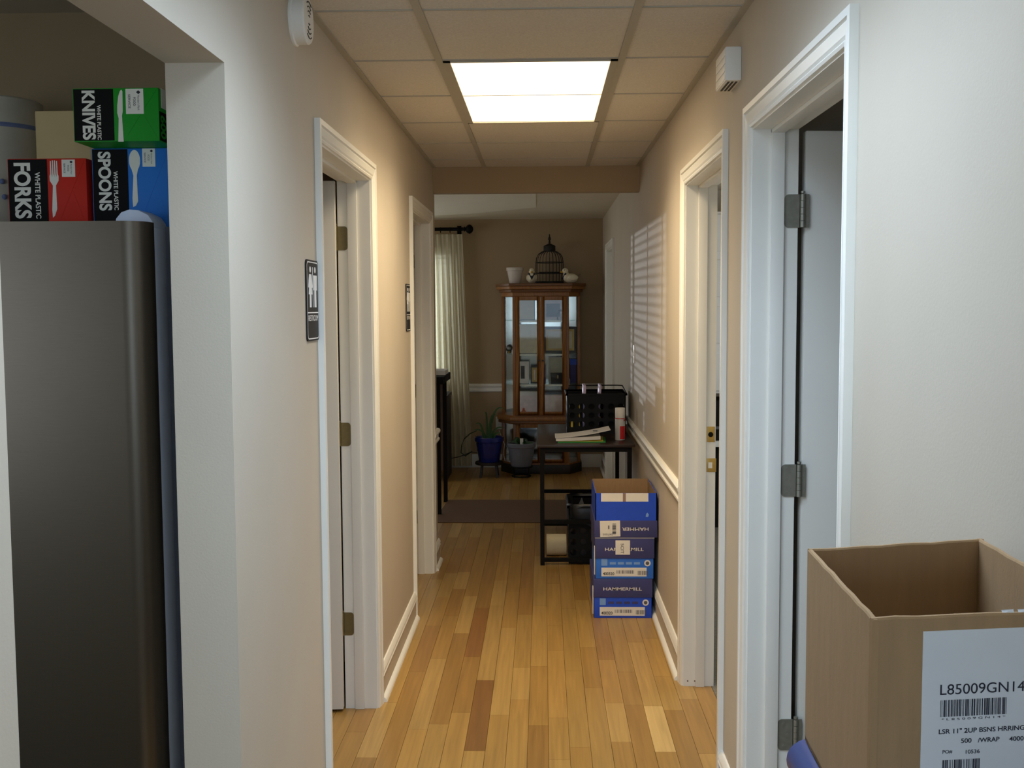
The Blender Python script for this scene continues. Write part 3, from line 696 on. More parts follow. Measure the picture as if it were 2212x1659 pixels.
text('10536', FP(.0946, 1.1356)+e, u, Zu, .0140, .0038, 'ink', lbl, bold=.01)
barcode(FP(.0716, 1.108)+e, u, Zu, .0376, .0225, lbl, n=26, seed=9)
# worn folded tape along the rim
pk = B(); 
for k in range(5):
    a_, c_ = FLc.lerp(FRc, .55+.07*k), FLc.lerp(FRc, .60+.07*k)
    pk.prism([(a_.x, a_.y+.001, ZT-.002), (c_.x, c_.y+.001, ZT-.002), (c_.x, c_.y+.003, ZT+.0015), (a_.x, a_.y+.004, ZT+.001)], (0, 0, 0), (0, .0006, .0006))
pk.build('tape', 'label', cb)
# cart under the carton
ct = thing('utility_cart', (.43, 1.0, 0), 'cart with a rounded blue vinyl edge under the cardboard carton', 'cart')
pr = [(.325, ZB-.050)]+[(.325-.031*math.sin(math.radians(180*k/12)), ZB-.0285-.0265*math.cos(math.radians(180*k/12))+.001) for k in range(13)]+[(.56, ZB-.001), (.56, ZB-.05)]
B().prism([(x, 0, z) for x, z in pr], (0, .70, 0), (0, 1.284, 0)).build('blue_top', 'blue_vinyl', ct, bev=.004, seg=2)
B().box(.315, .555, .72, 1.265, .10, ZB-.05).build('cabinet', 'matte_black', ct, bev=.01)
for x in (.34, .53):
    for y in (.76, 1.22): B().lathe([(.045, -.012), (.05, -.008), (.05, .008), (.045, .012)], (x, y, .05), 16, 'X').build('caster', 'matte_black', ct, smooth=40)

# ================================================================== PAPER CARTONS (hall)
def paper_box(name, x0, x1, y0, dep, z0, hb, hl, label, kind_):
    c = thing(name, ((x0+x1)/2, y0+dep/2, z0), label, 'carton', 'copy paper cartons stacked in the hall')
    rt, up = (1, 0, 0), (0, 0, 1)
    if kind_ != 'inverted':
        B().box(x0+.004, x1-.004, y0+.004, y0+dep-.004, z0, z0+hb).build('carton_body', 'box_blue' if kind_ == 'a' else 'box_blue2', c, bev=.003)
        l = B().box(x0, x1, y0, y0+dep, z0+hb, z0+hb+hl).build('lid', 'box_navy', c, bev=.003)
        w = x1-x0
        lb = decal((x0+.032, y0+.004, z0+.012), rt, up, w-.070, .044, 'box_white', c, 'product_label', .0006)
        text('400320', (x0+.040, y0+.0034, z0+.018), rt, up, .056, .015, 'ink', lb, bold=.02)
        barcode((x0+.108, y0+.0034, z0+.026), rt, up, .088, .017, lb, n=24, seed=5, m='ink_grey'); barcode((x0+.212, y0+.0034, z0+.019), rt, up, .052, .022, lb, n=18, seed=6, m='ink_grey')
        decal((x0+.032, y0+.004, z0+.066), rt, up, .030, .034, 'print_pale', c, 'printed_square', .0005)
        for k in range(4): decal((x0+.074+k*.040, y0+.004, z0+.072), rt, up, .030, .012, 'box_navy' if kind_ == 'a' else 'print_pale', c, 'printed_bar', .0005)
        ring = [(x0+w-.034+.016*math.cos(2*PI*k/20), 0, z0+.079+.016*math.sin(2*PI*k/20)) for k in range(20)]
        sl = B().prism(ring, (0, y0+.0034, 0), (0, y0+.004, 0)).build('round_seal', 'box_white', c)
        ring = [(x0+w-.034+.009*math.cos(2*PI*k/20), 0, z0+.079+.009*math.sin(2*PI*k/20)) for k in range(20)]
        B().prism(ring, (0, y0+.0028, 0), (0, y0+.0034, 0)).build('seal_centre', 'ink_grey', sl)
        text('HAMMERMILL', (x0+w*.17, y0, z0+hb+hl*.38), rt, up, w*.65, .016, 'box_white', l, bold=.009)
        # torn pale strip down the corner
        B().box(x0-.004, x0+.001, y0+.004, y0+.02, z0+hb*.2, z0+hb+hl*.6).build('torn_edge', 'box_white', c, bev=.0015)
    else:
        l = B(); t = .004
        B().box(x0, x1, y0, y0+dep, z0, z0+hl).build('lid', 'box_navy', c, bev=.003)
        w = x1-x0
        text('HAMMER', (x1-w*.14, y0, z0+hl*.60), (-1, 0, 0), (0, 0, -1), w*.42, .016, 'box_white', c, bold=.009)
        lb = decal((x0+.030, y0-.0005, z0+.004), Vector((1, 0, .03)), Vector((-.03, 0, 1)), .100, .080, 'box_white', c, 'shipping_label', .0006)
        barcode((x0+.108, y0-.0012, z0+.018), (0, 0, 1), (-1, 0, 0), .055, .018, lb, n=18, seed=12)
        text('047005', (x0+.092, y0-.0012, z0+.022), (-1, 0, 0), (0, 0, -1), .05, .010, 'ink_grey', lb); text('1', (x0+.075, y0-.0012, z0+.062), (-1, 0, 0), (0, 0, -1), .006, .018, 'ink_grey', lb)
        z1 = z0+hl; zt_ = z1+hb
        b = B(); b.box(x0+.006, x1-.002, y0+.003, y0+.003+t, z1, zt_).box(x0+.006, x0+.006+t, y0+.003, y0+dep-.003, z1, zt_).box(x1-.002-t, x1-.002, y0+.003, y0+dep-.003, z1, zt_).box(x0+.006, x1-.002, y0+dep-.003-t, y0+dep-.003, z1, zt_)
        b.build('carton_body', 'box_blue', c)
        B().box(x0+.0105, x1-.0065, y0+dep-.0085, y0+dep-.0072, z1, zt_+.004).box(x0+.0102, x0+.0112, y0+.01, y0+dep-.01, z1, zt_).box(x1-.0072, x1-.0062, y0+.01, y0+dep-.01, z1, zt_).box(x0+.0105, x1-.0065, y0+.0072, y0+.0085, z1, zt_-.002).build('lining', 'kraft', c)
        for a_, c_ in ((.034, .142), (.156, .268)):
            f = decal((x0+a_, y0+.003, zt_-.042), rt, up, c_-a_, .042, 'box_white', c, 'white_panel', .0007)
        B().box(x0+.143, x0+.154, y0+.0016, y0+.003, zt_-.042, zt_).build('flap_slot', 'kraft', c)
        decal((x1-.058, y0+.003, z1+.018), rt, up, 0, 0, 'print_pale', c, 'recycling_mark', .0006, [(0, 0), (.012, 0), (.016, .012), (.008, .022), (.002, .014)])
        B().box(x0+.12, x0+.16, y0+dep-.003, y0+dep+.004, zt_-.04, zt_+.002).build('tape', 'label', c)
    return c
pb_g = 5.29
p1 = paper_box('paper_carton', .246, .541, pb_g, .43, 0, .105, .095, 'blue paper carton with navy lid on the floor, lowest in the stack', 'a')
p2 = paper_box('paper_carton', .254, .549, pb_g-.004, .43, .201, .103, .102, 'blue paper carton with a white sticker on its lid, middle of the stack', 'b')
decal((.254+.102, pb_g-.004, .201+.103+.020), (1, 0, 0), (0, 0, 1), .072, .072, 'box_white', p2, 'white_sticker', .0014)
text('SCIT', (.254+.128, pb_g-.0054, .201+.103+.076), (0, 0, -1), (1, 0, 0), .050, .015, 'ink', p2, name='handwriting')
B().box(.254, .549, pb_g-.0045, pb_g+.01, .406, .4095).build('torn_top_edge', 'box_white', p2)
p3 = paper_box('paper_carton', .250, .563, pb_g-.008, .44, .410, .137, .086, 'open upside down blue paper carton, topmost of the stack', 'inverted')

# ================================================================== TABLE BY THE WALL
tz = .735; tx0, tx1, ty0, ty1 = -.040, .545, 6.37, 7.50
t = thing('side_table', ((tx0+tx1)/2, (ty0+ty1)/2, 0), 'dark wood topped table with black metal legs against the wall', 'table')
B().box(tx0, tx1, ty0, ty1, tz-.018, tz).build('table_top', 'dark_wood', t, bev=.002)
lw = .026
for x in (tx0+.018, tx1-.018-lw):
    for y in (ty0+.016, ty1-.016-lw): B().box(x, x+lw, y, y+lw, 0, tz-.018).build('leg', 'matte_black', t)
for z in (.02, .252):
    for y in (ty0+.016, ty1-.016-lw): B().box(tx0+.018+lw, tx1-.018-lw, y+.002, y+lw-.002, z, z+.024).build('end_rail', 'matte_black', t)
for y in (ty0+.016, ty1-.016-lw): B().box(tx0+.018+lw, tx1-.018-lw, y, y+lw, tz-.046, tz-.018).build('apron', 'matte_black', t)
for x in (tx0+.018, tx1-.018-lw): B().box(x, x+lw, ty0+.016+lw, ty1-.016-lw, tz-.046, tz-.018).build('apron', 'matte_black', t)
def crate(name, x0, x1, y0, y1, z0, h, label, holes=True, taper=.012):
    c = thing(name, ((x0+x1)/2, (y0+y1)/2, z0), label, 'crate')
    th = .006
    def side(a, c_, nm):
        # slotted wall from point a to c_ (outer face), built as a grid of bars around round-cornered holes
        a = Vector(a); c_ = Vector(c_); d = c_-a; L = d.length; d.normalize(); n = Vector((-d.y, d.x, 0))
        if n.dot(Vector(((x0+x1)/2, (y0+y1)/2, 0))-a) < 0: n = -n
        nc = max(3, int(L/.056)); nr = max(3, int((h-.07)/.058)); b = B()
        cw = L/nc; zb, zt2 = z0+.035, z0+h-.055; ch = (zt2-zb)/nr
        def R_(u0, u1, w0, w1): b.prism([a+d*u0+Zu*w0, a+d*u1+Zu*w0, a+d*u1+Zu*w1, a+d*u0+Zu*w1], n*0, n*th)
        R_(0, L, z0, zb); R_(0, L, zt2, z0+h)
        for i in range(nc):
            for j in range(nr):
                u0, w0 = i*cw, zb+j*ch; r = min(cw, ch)*.34; cu, cw_ = u0+cw/2, w0+ch/2; N = 12
                inner = [(cu+r*math.cos(2*PI*k/N+PI/4), cw_+r*math.sin(2*PI*k/N+PI/4)) for k in range(N)]
                cor = [(u0+cw, w0+ch), (u0, w0+ch), (u0, w0), (u0+cw, w0)]
                outp = []
                for k in range(4):
                    p_, q2 = cor[k], cor[(k+1) % 4]
                    outp += [p_, (p_[0]+(q2[0]-p_[0])/3, p_[1]+(q2[1]-p_[1])/3), (p_[0]+2*(q2[0]-p_[0])/3, p_[1]+2*(q2[1]-p_[1])/3)]
                for off in (0, th):
                    vs = [a+d*uu+Zu*ww+n*off for uu, ww in outp+inner]
                    b.add(vs, [(k, (k+1) % N, N+(k+1) % N, N+k) for k in range(N)])
        b.build(nm, 'black', c)
    side((x0, y0, 0), (x1, y0, 0), 'front_wall'); side((x0, y1, 0), (x1, y1, 0), 'back_wall'); side((x0, y0, 0), (x0, y1, 0), 'side_wall'); side((x1, y0, 0), (x1, y1, 0), 'side_wall')
    B().box(x0+.002, x1-.002, y0+.002, y1-.002, z0, z0+.006).build('bottom', 'black', c)
    b = B(); e_ = .009
    b.box(x0-e_, x1+e_, y0-e_, y0+th, z0+h-.012, z0+h).box(x0-e_, x1+e_, y1-th, y1+e_, z0+h-.012, z0+h).box(x0-e_, x0+th, y0-e_, y1+e_, z0+h-.012, z0+h).box(x1-th, x1+e_, y0-e_, y1+e_, z0+h-.012, z0+h)
    b.build('rim', 'black', c); return c
cr = crate('file_crate', .152, .530, 6.90, 7.26, tz, .262, 'black perforated file crate on the table beside the spray can')
B().tube([(.17, 7.25, tz+.262), (.17, 7.25, tz+.290), (.50, 7.25, tz+.290), (.53, 7.22, tz+.290), (.535, 6.93, tz+.262)], .004, 8).build('hanging_rail', 'matte_black', cr)
for i, (x, y, w_, an) in enumerate(((.262, 6.97, .018, .02), (.352, 7.0, .014, .07))):
    o2 = B().box(-w_/2, w_/2, 0, .20, 0, .30).build('folder', 'lavender', label=('lavender folder standing straight in the file crate' if i == 0 else 'lavender folder leaning in the file crate'), cat='folder', group='folders in the file crate', bev=.002)
    o2.location = (x, y+.1, tz+.0075); o2.rotation_euler = (0, an, 0)
for i, (x, w_, cm, z_, hh_) in enumerate(((.218, .016, 'yellow', .12, .075), (.330, .022, 'kraft', .12, .075), (.176, .014, 'yellow', .0, .075))):
    B().box(x, x+w_, 6.912, 6.918, tz+.0065, tz+.0065+z_+hh_).build('index_card', cm, label=['yellow card showing through a hole of the black file crate', 'brown card showing through a hole of the black file crate', 'short yellow card low behind the file crate wall'][i], cat='card', group='cards in the file crate')
hf = thing('crate_filler', (.36, 7.0, tz+.0065), 'dark filler blocks inside the black file crate, added to darken its holes', 'filler')  # black filler added so no light shows through the crate holes
for k in range(9): B().box(.170, .250, 6.926+k*.034, 6.952+k*.034, tz+.0065, tz+.215-.004*(k % 3)).box(.285, .335, 6.926+k*.034, 6.952+k*.034, tz+.0065, tz+.215).box(.385, .515, 6.926+k*.034, 6.952+k*.034, tz+.0065, tz+.215-.004*(k % 2)).build('file', 'matte_black', hf)
sc_ = thing('spray_can', (.471, 6.60, tz), 'white and red spray can standing at the table corner', 'spray can')
B().lathe([(.029, 0), (.031, .003), (.031, .136), (.028, .143), (.0, .143)], (.471, 6.60, tz), 28).build('can_body', 'can_grey', sc_, smooth=40)
B().lathe([(.0285, .140), (.0305, .143), (.0305, .196), (.0285, .199), (0, .199)], (.471, 6.60, tz), 28).build('cap', 'white_plastic', sc_, smooth=40)
B().lathe([(.0314, .132), (.0316, .133), (.0316, .136), (.0314, .137)], (.471, 6.60, tz), 28).build('red_band', 'red', sc_, smooth=40)
vs = []; N = 10
for z in (.008, .088):
    for k in range(N+1):
        t_ = math.radians(-95+90*k/N); vs.append((.471+.0316*math.cos(t_), 6.60+.0316*math.sin(t_), tz+z))
B().add(vs, [(k, k+1, N+2+k, N+1+k) for k in range(N)]).build('red_label', 'red', sc_, smooth=40)
vs = []
for z in (.118, .130):
    for k in range(4):
        t_ = math.radians(-50+30*k/3); vs.append((.471+.0316*math.cos(t_), 6.60+.0316*math.sin(t_), tz+z))
B().add(vs, [(k, k+1, 5+k, 4+k) for k in range(3)]).build('red_mark', 'red', sc_)
# papers on a green folder
fo = thing('paper_stack', (.22, 6.58, tz), 'loose white papers on a green folder lying on the table', 'papers')
B().prism([(.085, 6.46, tz), (.375, 6.47, tz), (.385, 6.70, tz), (.095, 6.70, tz)], (0, 0, 0), (0, 0, .006)).build('green_folder', 'green', fo)
B().prism([(.09, 6.465, tz+.0065), (.36, 6.475, tz+.0065), (.37, 6.69, tz+.0065), (.1, 6.69, tz+.0065)], (0, 0, 0), (0, 0, .004)).build('yellow_sheets', 'yellow', fo)
def sheet(name, zb, lift, x0, x1, y0, y1, m, th=.012):
    N = 10; vs = []
    for k in range(N+1):
        f = k/N; x = x0+(x1-x0)*f; z = zb+lift*(f**1.7)
        for y in (y0, y1):
            for dz in (0, th): vs.append((x, y+.02*f, z+dz))
    fs = []
    for k in range(N):
        i, j = 4*k, 4*k+4; fs += [(i, j, j+1, i+1), (i+1, j+1, j+3, i+3), (i+3, j+3, j+2, i+2), (i+2, j+2, j, i)]
    fs += [(0, 1, 3, 2), (4*N, 4*N+1, 4*N+3, 4*N+2)]
    return B().add(vs, fs).build(name, m, fo, smooth=30)
sheet('paper', tz+.011, .006, .075, .345, 6.455, 6.66, 'paper', .020); sheet('paper', tz+.030, .045, .070, .405, 6.45, 6.66, 'paper', .003)
B().prism([(.30, 6.50, 0), (.325, 6.50, 0), (.33, 6.53, 0), (.30, 6.53, 0)], (0, 0, tz+.066), (0, 0, tz+.0672)).build('dark_stamp', 'ink_grey', fo)
# lined wastebasket under the table
wb = crate('waste_crate', .150, .500, 6.435, 6.80, 0, .352, 'black perforated crate lined with a black bag, on the floor under the table')
b = B(); N = 28; rd3 = random.Random(5); prof = []
ringpts = []
for k in range(N):
    t_ = 2*PI*k/N; cx_, cy_ = .325, 6.6175
    sx_, sy_ = .196, .196
    ct_, st_ = math.cos(t_), math.sin(t_); m_ = 1/max(abs(ct_), abs(st_)); ringpts.append((ct_*m_, st_*m_))
vs = []
for lvl, (z, s_) in enumerate(((.235, .99), (.30, 1.0), (.355, 1.02), (.368, .985), (.355, .93), (.02, .90), (.015, .3))):
    for k, (a_, c_) in enumerate(ringpts):
        j = 1+(rd3.random()-.5)*(.03 if lvl < 4 else .05)
        zz = z+(rd3.random()-.5)*(.04 if lvl == 0 else .008)
        vs.append((.325+a_*.183*s_*j, 6.6175+c_*.189*s_*j, zz))
fs = []
for l in range(6): fs += [(l*N+k, l*N+(k+1) % N, (l+1)*N+(k+1) % N, (l+1)*N+k) for k in range(N)]
B().add(vs, fs).build('liner_bag', 'bag', wb, smooth=50)
B().bar((.235, 6.50, .18), (.315, 6.46, .405), .006).build('stick', 'kraft', label='thin wooden stick poking out of the lined crate', cat='stick')
pr = thing('paper_roll', (.078, 6.66, 0), 'roll of white paper lying on the floor under the table', 'paper roll')
B().lathe([(.018, -.062), (.064, -.062), (.066, -.060), (.066, -.0005), (.0655, 0), (.066, .0005), (.066, .060), (.064, .062), (.018, .062)], (.078, 6.66, .066), 32, 'X').build('roll', 'roll_paper', pr, smooth=40)
B().lathe([(.0195, -.0625), (.0195, .0625)], (.078, 6.66, .066), 16, 'X').build('core', 'kraft', pr, smooth=40)

# ================================================================== DISPLAY CABINET
cx0, cx1 = -.283, .238; yf, ym, yb_ = 9.93, 10.11, 10.325; lx_, rx_ = -.392, .348
plan = [(cx0, yf), (cx1, yf), (rx_, ym), (rx_, yb_), (lx_, yb_), (lx_, ym)]
ccx_, ccy_ = (cx0+cx1)/2, 10.14
def grow(d): # outward offset plan
    return [(cx0-d*.6, yf-d), (cx1+d*.6, yf-d), (rx_+d, ym-d*.5), (rx_+d, yb_), (lx_-d, yb_), (lx_-d, ym-d*.5)]
cab = thing('display_cabinet', (ccx_, ccy_, 0), 'oak glass-fronted display cabinet with angled sides against the end wall', 'cabinet')
def slab(d, z0, z1, name, m='oak', bev=.004): return B().prism([(x, y, 0) for x, y in grow(d)], (0, 0, z0), (0, 0, z1)).build(name, m, cab, bev=bev)
slab(.012, 0, .085, 'plinth', 'stand'); slab(0, .085, .10, 'lower_floor', bev=0); slab(.035, .470, .500, 'ledge_molding', 'oak_dark', .008); slab(.045, .500, .535, 'ledge')  # plinth darker than the oak: shadow at the base put into its colour
slab(0, .535, .545, 'upper_floor', bev=0); slab(0, 1.650, 1.690, 'top_rail'); slab(.022, 1.690, 1.715, 'crown', 'oak_dark', .006); slab(.045, 1.715, 1.745, 'crown', 'oak', .008); slab(.052, 1.745, 1.770, 'crown', 'oak_dark', .004)
for z0, z1 in ((.10, .47), (.545, 1.65)):
    B().box(lx_, rx_, yb_-.008, yb_, z0, z1).build('mirror_back', 'mirror', cab)
    for x, y in ((cx0, yf), (cx1, yf), (lx_, ym), (rx_, ym), (lx_, yb_-.03), (rx_, yb_-.03)):
        s_ = 1 if x < ccx_ else -1
        B().box(x, x+s_*.028, y, y+.028, z0, z1).build('post', 'oak', cab, bev=.002)
    for (xa, ya), (xb2, yb2) in (((cx0, yf), (lx_, ym)), ((cx1, yf), (rx_, ym)), ((lx_, ym), (lx_, yb_)), ((rx_, ym), (rx_, yb_))):
        s_ = .012 if xa < ccx_ else -.012
        B().prism([(xa+s_, ya+.012, 0), (xb2+s_, yb2+.012, 0), (xb2+s_, yb2+.016, 0), (xa+s_, ya+.016, 0)] if ya != ym else [(xa+s_, ya, 0), (xb2+s_, yb2, 0), (xb2+s_*1.3, yb2, 0), (xa+s_*1.3, ya, 0)], (0, 0, z0), (0, 0, z1)).build('side_pane', 'glass', cab)
for z in (.836, 1.118, 1.428):
    B().prism([(x*.985+ccx_*.015, y*.985+ccy_*.015, 0) for x, y in grow(-.012)], (0, 0, z-.006), (0, 0, z)).build('shelf', 'shelf_glass', cab)
    B().box(cx0+.03, cx1-.03, yf+.010, yf+.016, z-.016, z).build('shelf_edge_glint', 'shelf_edge_glint', cab)  # pale strip painted in for the bright reflection on the shelf front
xm_ = (cx0+cx1)/2; fw = .034
for i, (xa, xb2) in enumerate(((cx0+.029, xm_-.001), (xm_+.001, cx1-.029))):
    for z0, z1 in ((.548, 1.648), (.103, .468)):
        dr = B(); dr.box(xa, xa+fw, yf-.012, yf+.010, z0, z1).box(xb2-fw, xb2, yf-.012, yf+.010, z0, z1).box(xa+fw, xb2-fw, yf-.012, yf+.010, z0, z0+fw).box(xa+fw, xb2-fw, yf-.012, yf+.010, z1-fw, z1)
        dr = dr.build('door', 'oak', cab, bev=.002)
        B().box(xa+fw, xb2-fw, yf-.003, yf+.001, z0+fw, z1-fw).build('door_pane', 'glass', dr)
        kx = xb2-.017 if i == 0 else xa+.017
        B().lathe([(.006, 0), (.004, -.01), (.009, -.018), (.006, -.024)], (kx, yf-.012, (1.06 if z1 > 1 else .40)), 12, 'Y').build('knob', 'frame_dark', dr, smooth=40)
# contents
def frame(x0, x1, z0, h, y, fm, inner, label, bw=.012, group='framed pictures in the display cabinet', mat2=None):
    f = thing('picture_frame', ((x0+x1)/2, y, z0), label, 'picture frame', group)
    z1 = z0+h
    for a_ in ((x0, x0+bw, z0, z1), (x1-bw, x1, z0, z1), (x0+bw, x1-bw, z0, z0+bw), (x0+bw, x1-bw, z1-bw, z1)): B().box(a_[0], a_[1], y-.008, y+.006, a_[2], a_[3]).build('frame_rail', fm, f)
    B().box(x0+bw, x1-bw, y, y+.005, z0+bw, z1-bw).build('picture', inner, f)
    if mat2: B().box(x0+bw+.02, x1-bw-.02, y-.002, y, z0+bw+.02, z1-bw-.02).build('inner_picture', mat2, f)
    B().bar(((x0+x1)/2, y+.006, z0+h*.6), ((x0+x1)/2, y+.05, z0+.001), .012, .003).build('easel_leg', fm, f)
    return f
Zs = (.545, .836, 1.118, 1.428)
frame(-.262, -.078, Zs[3], .200, 10.16, 'frame_dark', 'certificate', 'thin dark frame with a pale page on the top shelf', .006)
frame(.000, .190, Zs[3], .185, 10.20, 'paper', 'pink_print', 'white framed collage on the top shelf', .010, mat2='photo_dark')
frame(-.250, -.055, Zs[2], .270, 10.14, 'certificate', 'certificate', 'pale certificate leaning on the second shelf', .006)
frame(.005, .315, Zs[2], .245, 10.18, 'frame_dark', 'gold', 'gold award certificate in a wide black frame', .022, mat2='certificate')
frame(-.255, -.135, Zs[1], .205, 10.12, 'paper', 'paper', 'white card frame around a dark photograph', .022, mat2='photo_dark')
frame(-.122, -.045, Zs[1], .160, 10.10, 'frame_dark', 'gold', 'small dark framed portrait on the third shelf', .012, mat2='pink_print')
frame(.050, .205, Zs[1]+.0, .24, 10.24, 'paper', 'certificate', 'tall pale framed page on the third shelf', .008)
def block(name, x0, x1, y0, y1, z0, z1, m, label, cat, parts=()):
    r_ = thing(name, ((x0+x1)/2, (y0+y1)/2, z0), label, cat)
    B().box(x0, x1, y0, y1, z0, z1).build('body', m, r_, bev=.003)
    for nm, a_, mm in parts: B().box(*a_).build(nm, mm, r_)
    return r_
block('gift_box', .070, .200, 10.02, 10.10, Zs[1], Zs[1]+.095, 'navy_wood', 'small black box on the third cabinet shelf', 'box', [('lid', (.067, .203, 10.017, 10.103, Zs[1]+.070, Zs[1]+.098), 'navy_wood'), ('clasp', (.13, .14, 10.014, 10.017, Zs[1]+.05, Zs[1]+.08), 'gold')])
block('blue_book', .000, .022, 10.02, 10.16, Zs[1], Zs[1]+.18, 'purple', 'purple blue book standing on the third cabinet shelf', 'book', [('pages', (.003, .019, 10.03, 10.162, Zs[1]+.004, Zs[1]+.182), 'paper')])
block('blue_box', .255, .315, 10.14, 10.22, Zs[1], Zs[1]+.22, 'purple', 'bluish box at the angled side of the cabinet', 'box', [('lid', (.253, .317, 10.138, 10.222, Zs[1]+.17, Zs[1]+.223), 'box_blue')])
block('white_box', -.235, -.058, 10.06, 10.16, Zs[0], Zs[0]+.215, 'paper', 'white box with pale print on the cabinet floor', 'box', [('front_print', (-.222, -.06, 10.0594, 10.06, Zs[0]+.03, Zs[0]+.18), 'pink_print')])
block('wrapped_parcel', .005, .190, 10.0, 10.12, Zs[0], Zs[0]+.185, 'pink_print', 'pinkish white wrapped parcel on the cabinet floor', 'parcel', [('ribbon', (.09, .105, 9.999, 10.0, Zs[0], Zs[0]+.185), 'paper')])
oc = thing('orange_ornament', (-.185, 10.0, Zs[0]), 'small orange cone ornament on the cabinet floor', 'ornament')
B().lathe([(.040, 0), (.038, .01), (.014, .045), (.010, .05)], (-.185, 10.0, Zs[0]), 20).build('cone', 'orange', oc, smooth=30); B().ball((-.185, 10.0, Zs[0]+.056), .012).build('tip', 'orange', oc, smooth=50)
fg = thing('arch_figurine', (.165, 10.05, Zs[3]), 'small dark arched figurine on the top cabinet shelf', 'figurine')
B().tube([(.135, 10.05, Zs[3]), (.135, 10.05, Zs[3]+.06), (.148, 10.05, Zs[3]+.085), (.165, 10.05, Zs[3]+.093), (.182, 10.05, Zs[3]+.085), (.195, 10.05, Zs[3]+.06), (.195, 10.05, Zs[3])], .008, 8).build('arch', 'frame_dark', fg, smooth=50)
B().lathe([(.014, 0), (.016, .02), (.008, .04), (.010, .05), (.004, .062)], (.165, 10.05, Zs[3]), 14).build('figure', 'canister', fg, smooth=50)
gb = thing('glass_ball', (-.325, 10.15, Zs[2]), 'small silver ball ornament at the angled cabinet side', 'ornament')
B().ball((-.325, 10.15, Zs[2]+.045), .030).build('ball', 'steel_light', gb, smooth=60); B().lathe([(.022, 0), (.016, .018)], (-.325, 10.15, Zs[2]), 16).build('base', 'gold', gb, smooth=40)
# on top of the cabinet
ZK = 1.770
wp = thing('white_flowerpot', (-.262, 10.05, ZK), 'empty whitish flowerpot on top of the cabinet', 'pot')
B().lathe([(.048, 0), (.052, .004), (.072, .118), (.076, .120), (.078, .148), (.072, .150), (.066, .135), (.045, .02), (0, .02)], (-.262, 10.05, ZK), 28).build('pot', 'white_pot', wp, smooth=40)
B().lathe([(.0775, .118), (.0800, .121), (.0800, .146), (.0775, .149)], (-.262, 10.05, ZK), 28).build('rim', 'white_pot', wp, smooth=40)
def duck(cx, cy, ang, label):
    d = thing('duck_figurine', (cx, cy, ZK), label, 'figurine', 'duck figurines on the cabinet')
    c_ = Vector((cx, cy, ZK))
    b = B().ball(c_+Vector((-.02, 0, .046)), (.066, .046, .046), 20, 12)
    b.ball(c_+Vector((.022, 0, .060)), (.034, .034, .046), 16, 10); b.build('body', 'duck_white', d, smooth=60)
    B().ball(c_+Vector((.034, 0, .112)), (.030, .027, .028), 18, 12).build('head', 'duck_white', d, smooth=60)
    B().ball(c_+Vector((.066, 0, .103)), (.020, .013, .008), 14, 8).build('beak', 'duck_beak', d, smooth=60)
    for s_ in (-1, 1):
        B().ball(c_+Vector((.048, s_*.022, .120)), .0042, 8, 6).build('eye', 'sign_black', d, smooth=60)
        B().ball(c_+Vector((-.030, s_*.038, .052)), (.050, .014, .030), 14, 8).build('wing', 'duck_white' if s_ > 0 else 'duck_white', d, smooth=60)
    B().prism([(cx+.028, cy-.034, ZK+.086), (cx+.028, cy+.034, ZK+.086), (cx+.058, cy, ZK+.030)], (0, 0, 0), (.012, 0, .010)).build('scarf', 'duck_scarf', d, bev=.003)
    B().prism([(cx-.075, cy-.012, ZK+.055), (cx-.075, cy+.012, ZK+.055), (cx-.108, cy+.004, ZK+.082), (cx-.108, cy-.004, ZK+.082)], (0, 0, -.006), (0, 0, .006)).build('tail', 'duck_brown', d, bev=.002)
    d.rotation_euler = (0, 0, ang); return d
duck(-.104, 9.985, -PI/2, 'white duck figurine facing forward with a dark scarf, beside the flowerpot')
duck(.238, 9.985, PI+math.radians(14), 'white duck figurine turned sideways, on the far side of the birdcage')
bc = thing('birdcage', (.062, 10.205, ZK), 'dark wire birdcage with a domed top on the cabinet', 'birdcage')
gx, gy = .062, 10.205
prof = [(.128, .02), (.130, .10), (.130, .20), (.124, .245), (.105, .280), (.075, .300), (.055, .308)]
b = B()
for k in range(24):
    t_ = 2*PI*k/24; b.tube([(gx+r*math.cos(t_), gy+r*math.sin(t_), ZK+z) for r, z in prof], .0022, 5)
b.build('wire_bars', 'cage', bc, smooth=60)
for r, z in ((.129, .02), (.131, .10), (.131, .20), (.056, .306)):
    B().tube([(gx+r*math.cos(2*PI*k/32), gy+r*math.sin(2*PI*k/32), ZK+z) for k in range(32)], .004, 6, True).build('ring', 'cage', bc, smooth=60)
B().lathe([(.128, 0), (.134, .004), (.134, .018), (.128, .022), (0, .022)], (gx, gy, ZK), 32).build('base', 'cage', bc, smooth=40)
B().lathe([(.056, .304), (.056, .352), (.050, .360), (.020, .374), (.008, .380)], (gx, gy, ZK), 24).build('cap', 'cage', bc, smooth=40)
B().lathe([(.006, .378), (.012, .392), (.006, .404), (.014, .418), (.010, .436), (.004, .450), (.007, .456), (.001, .470)], (gx, gy, ZK), 14).build('finial', 'cage', bc, smooth=40)
B().tube([(gx-.1, gy, ZK+.11), (gx+.1, gy, ZK+.11)], .004, 6).build('perch', 'cage', bc)

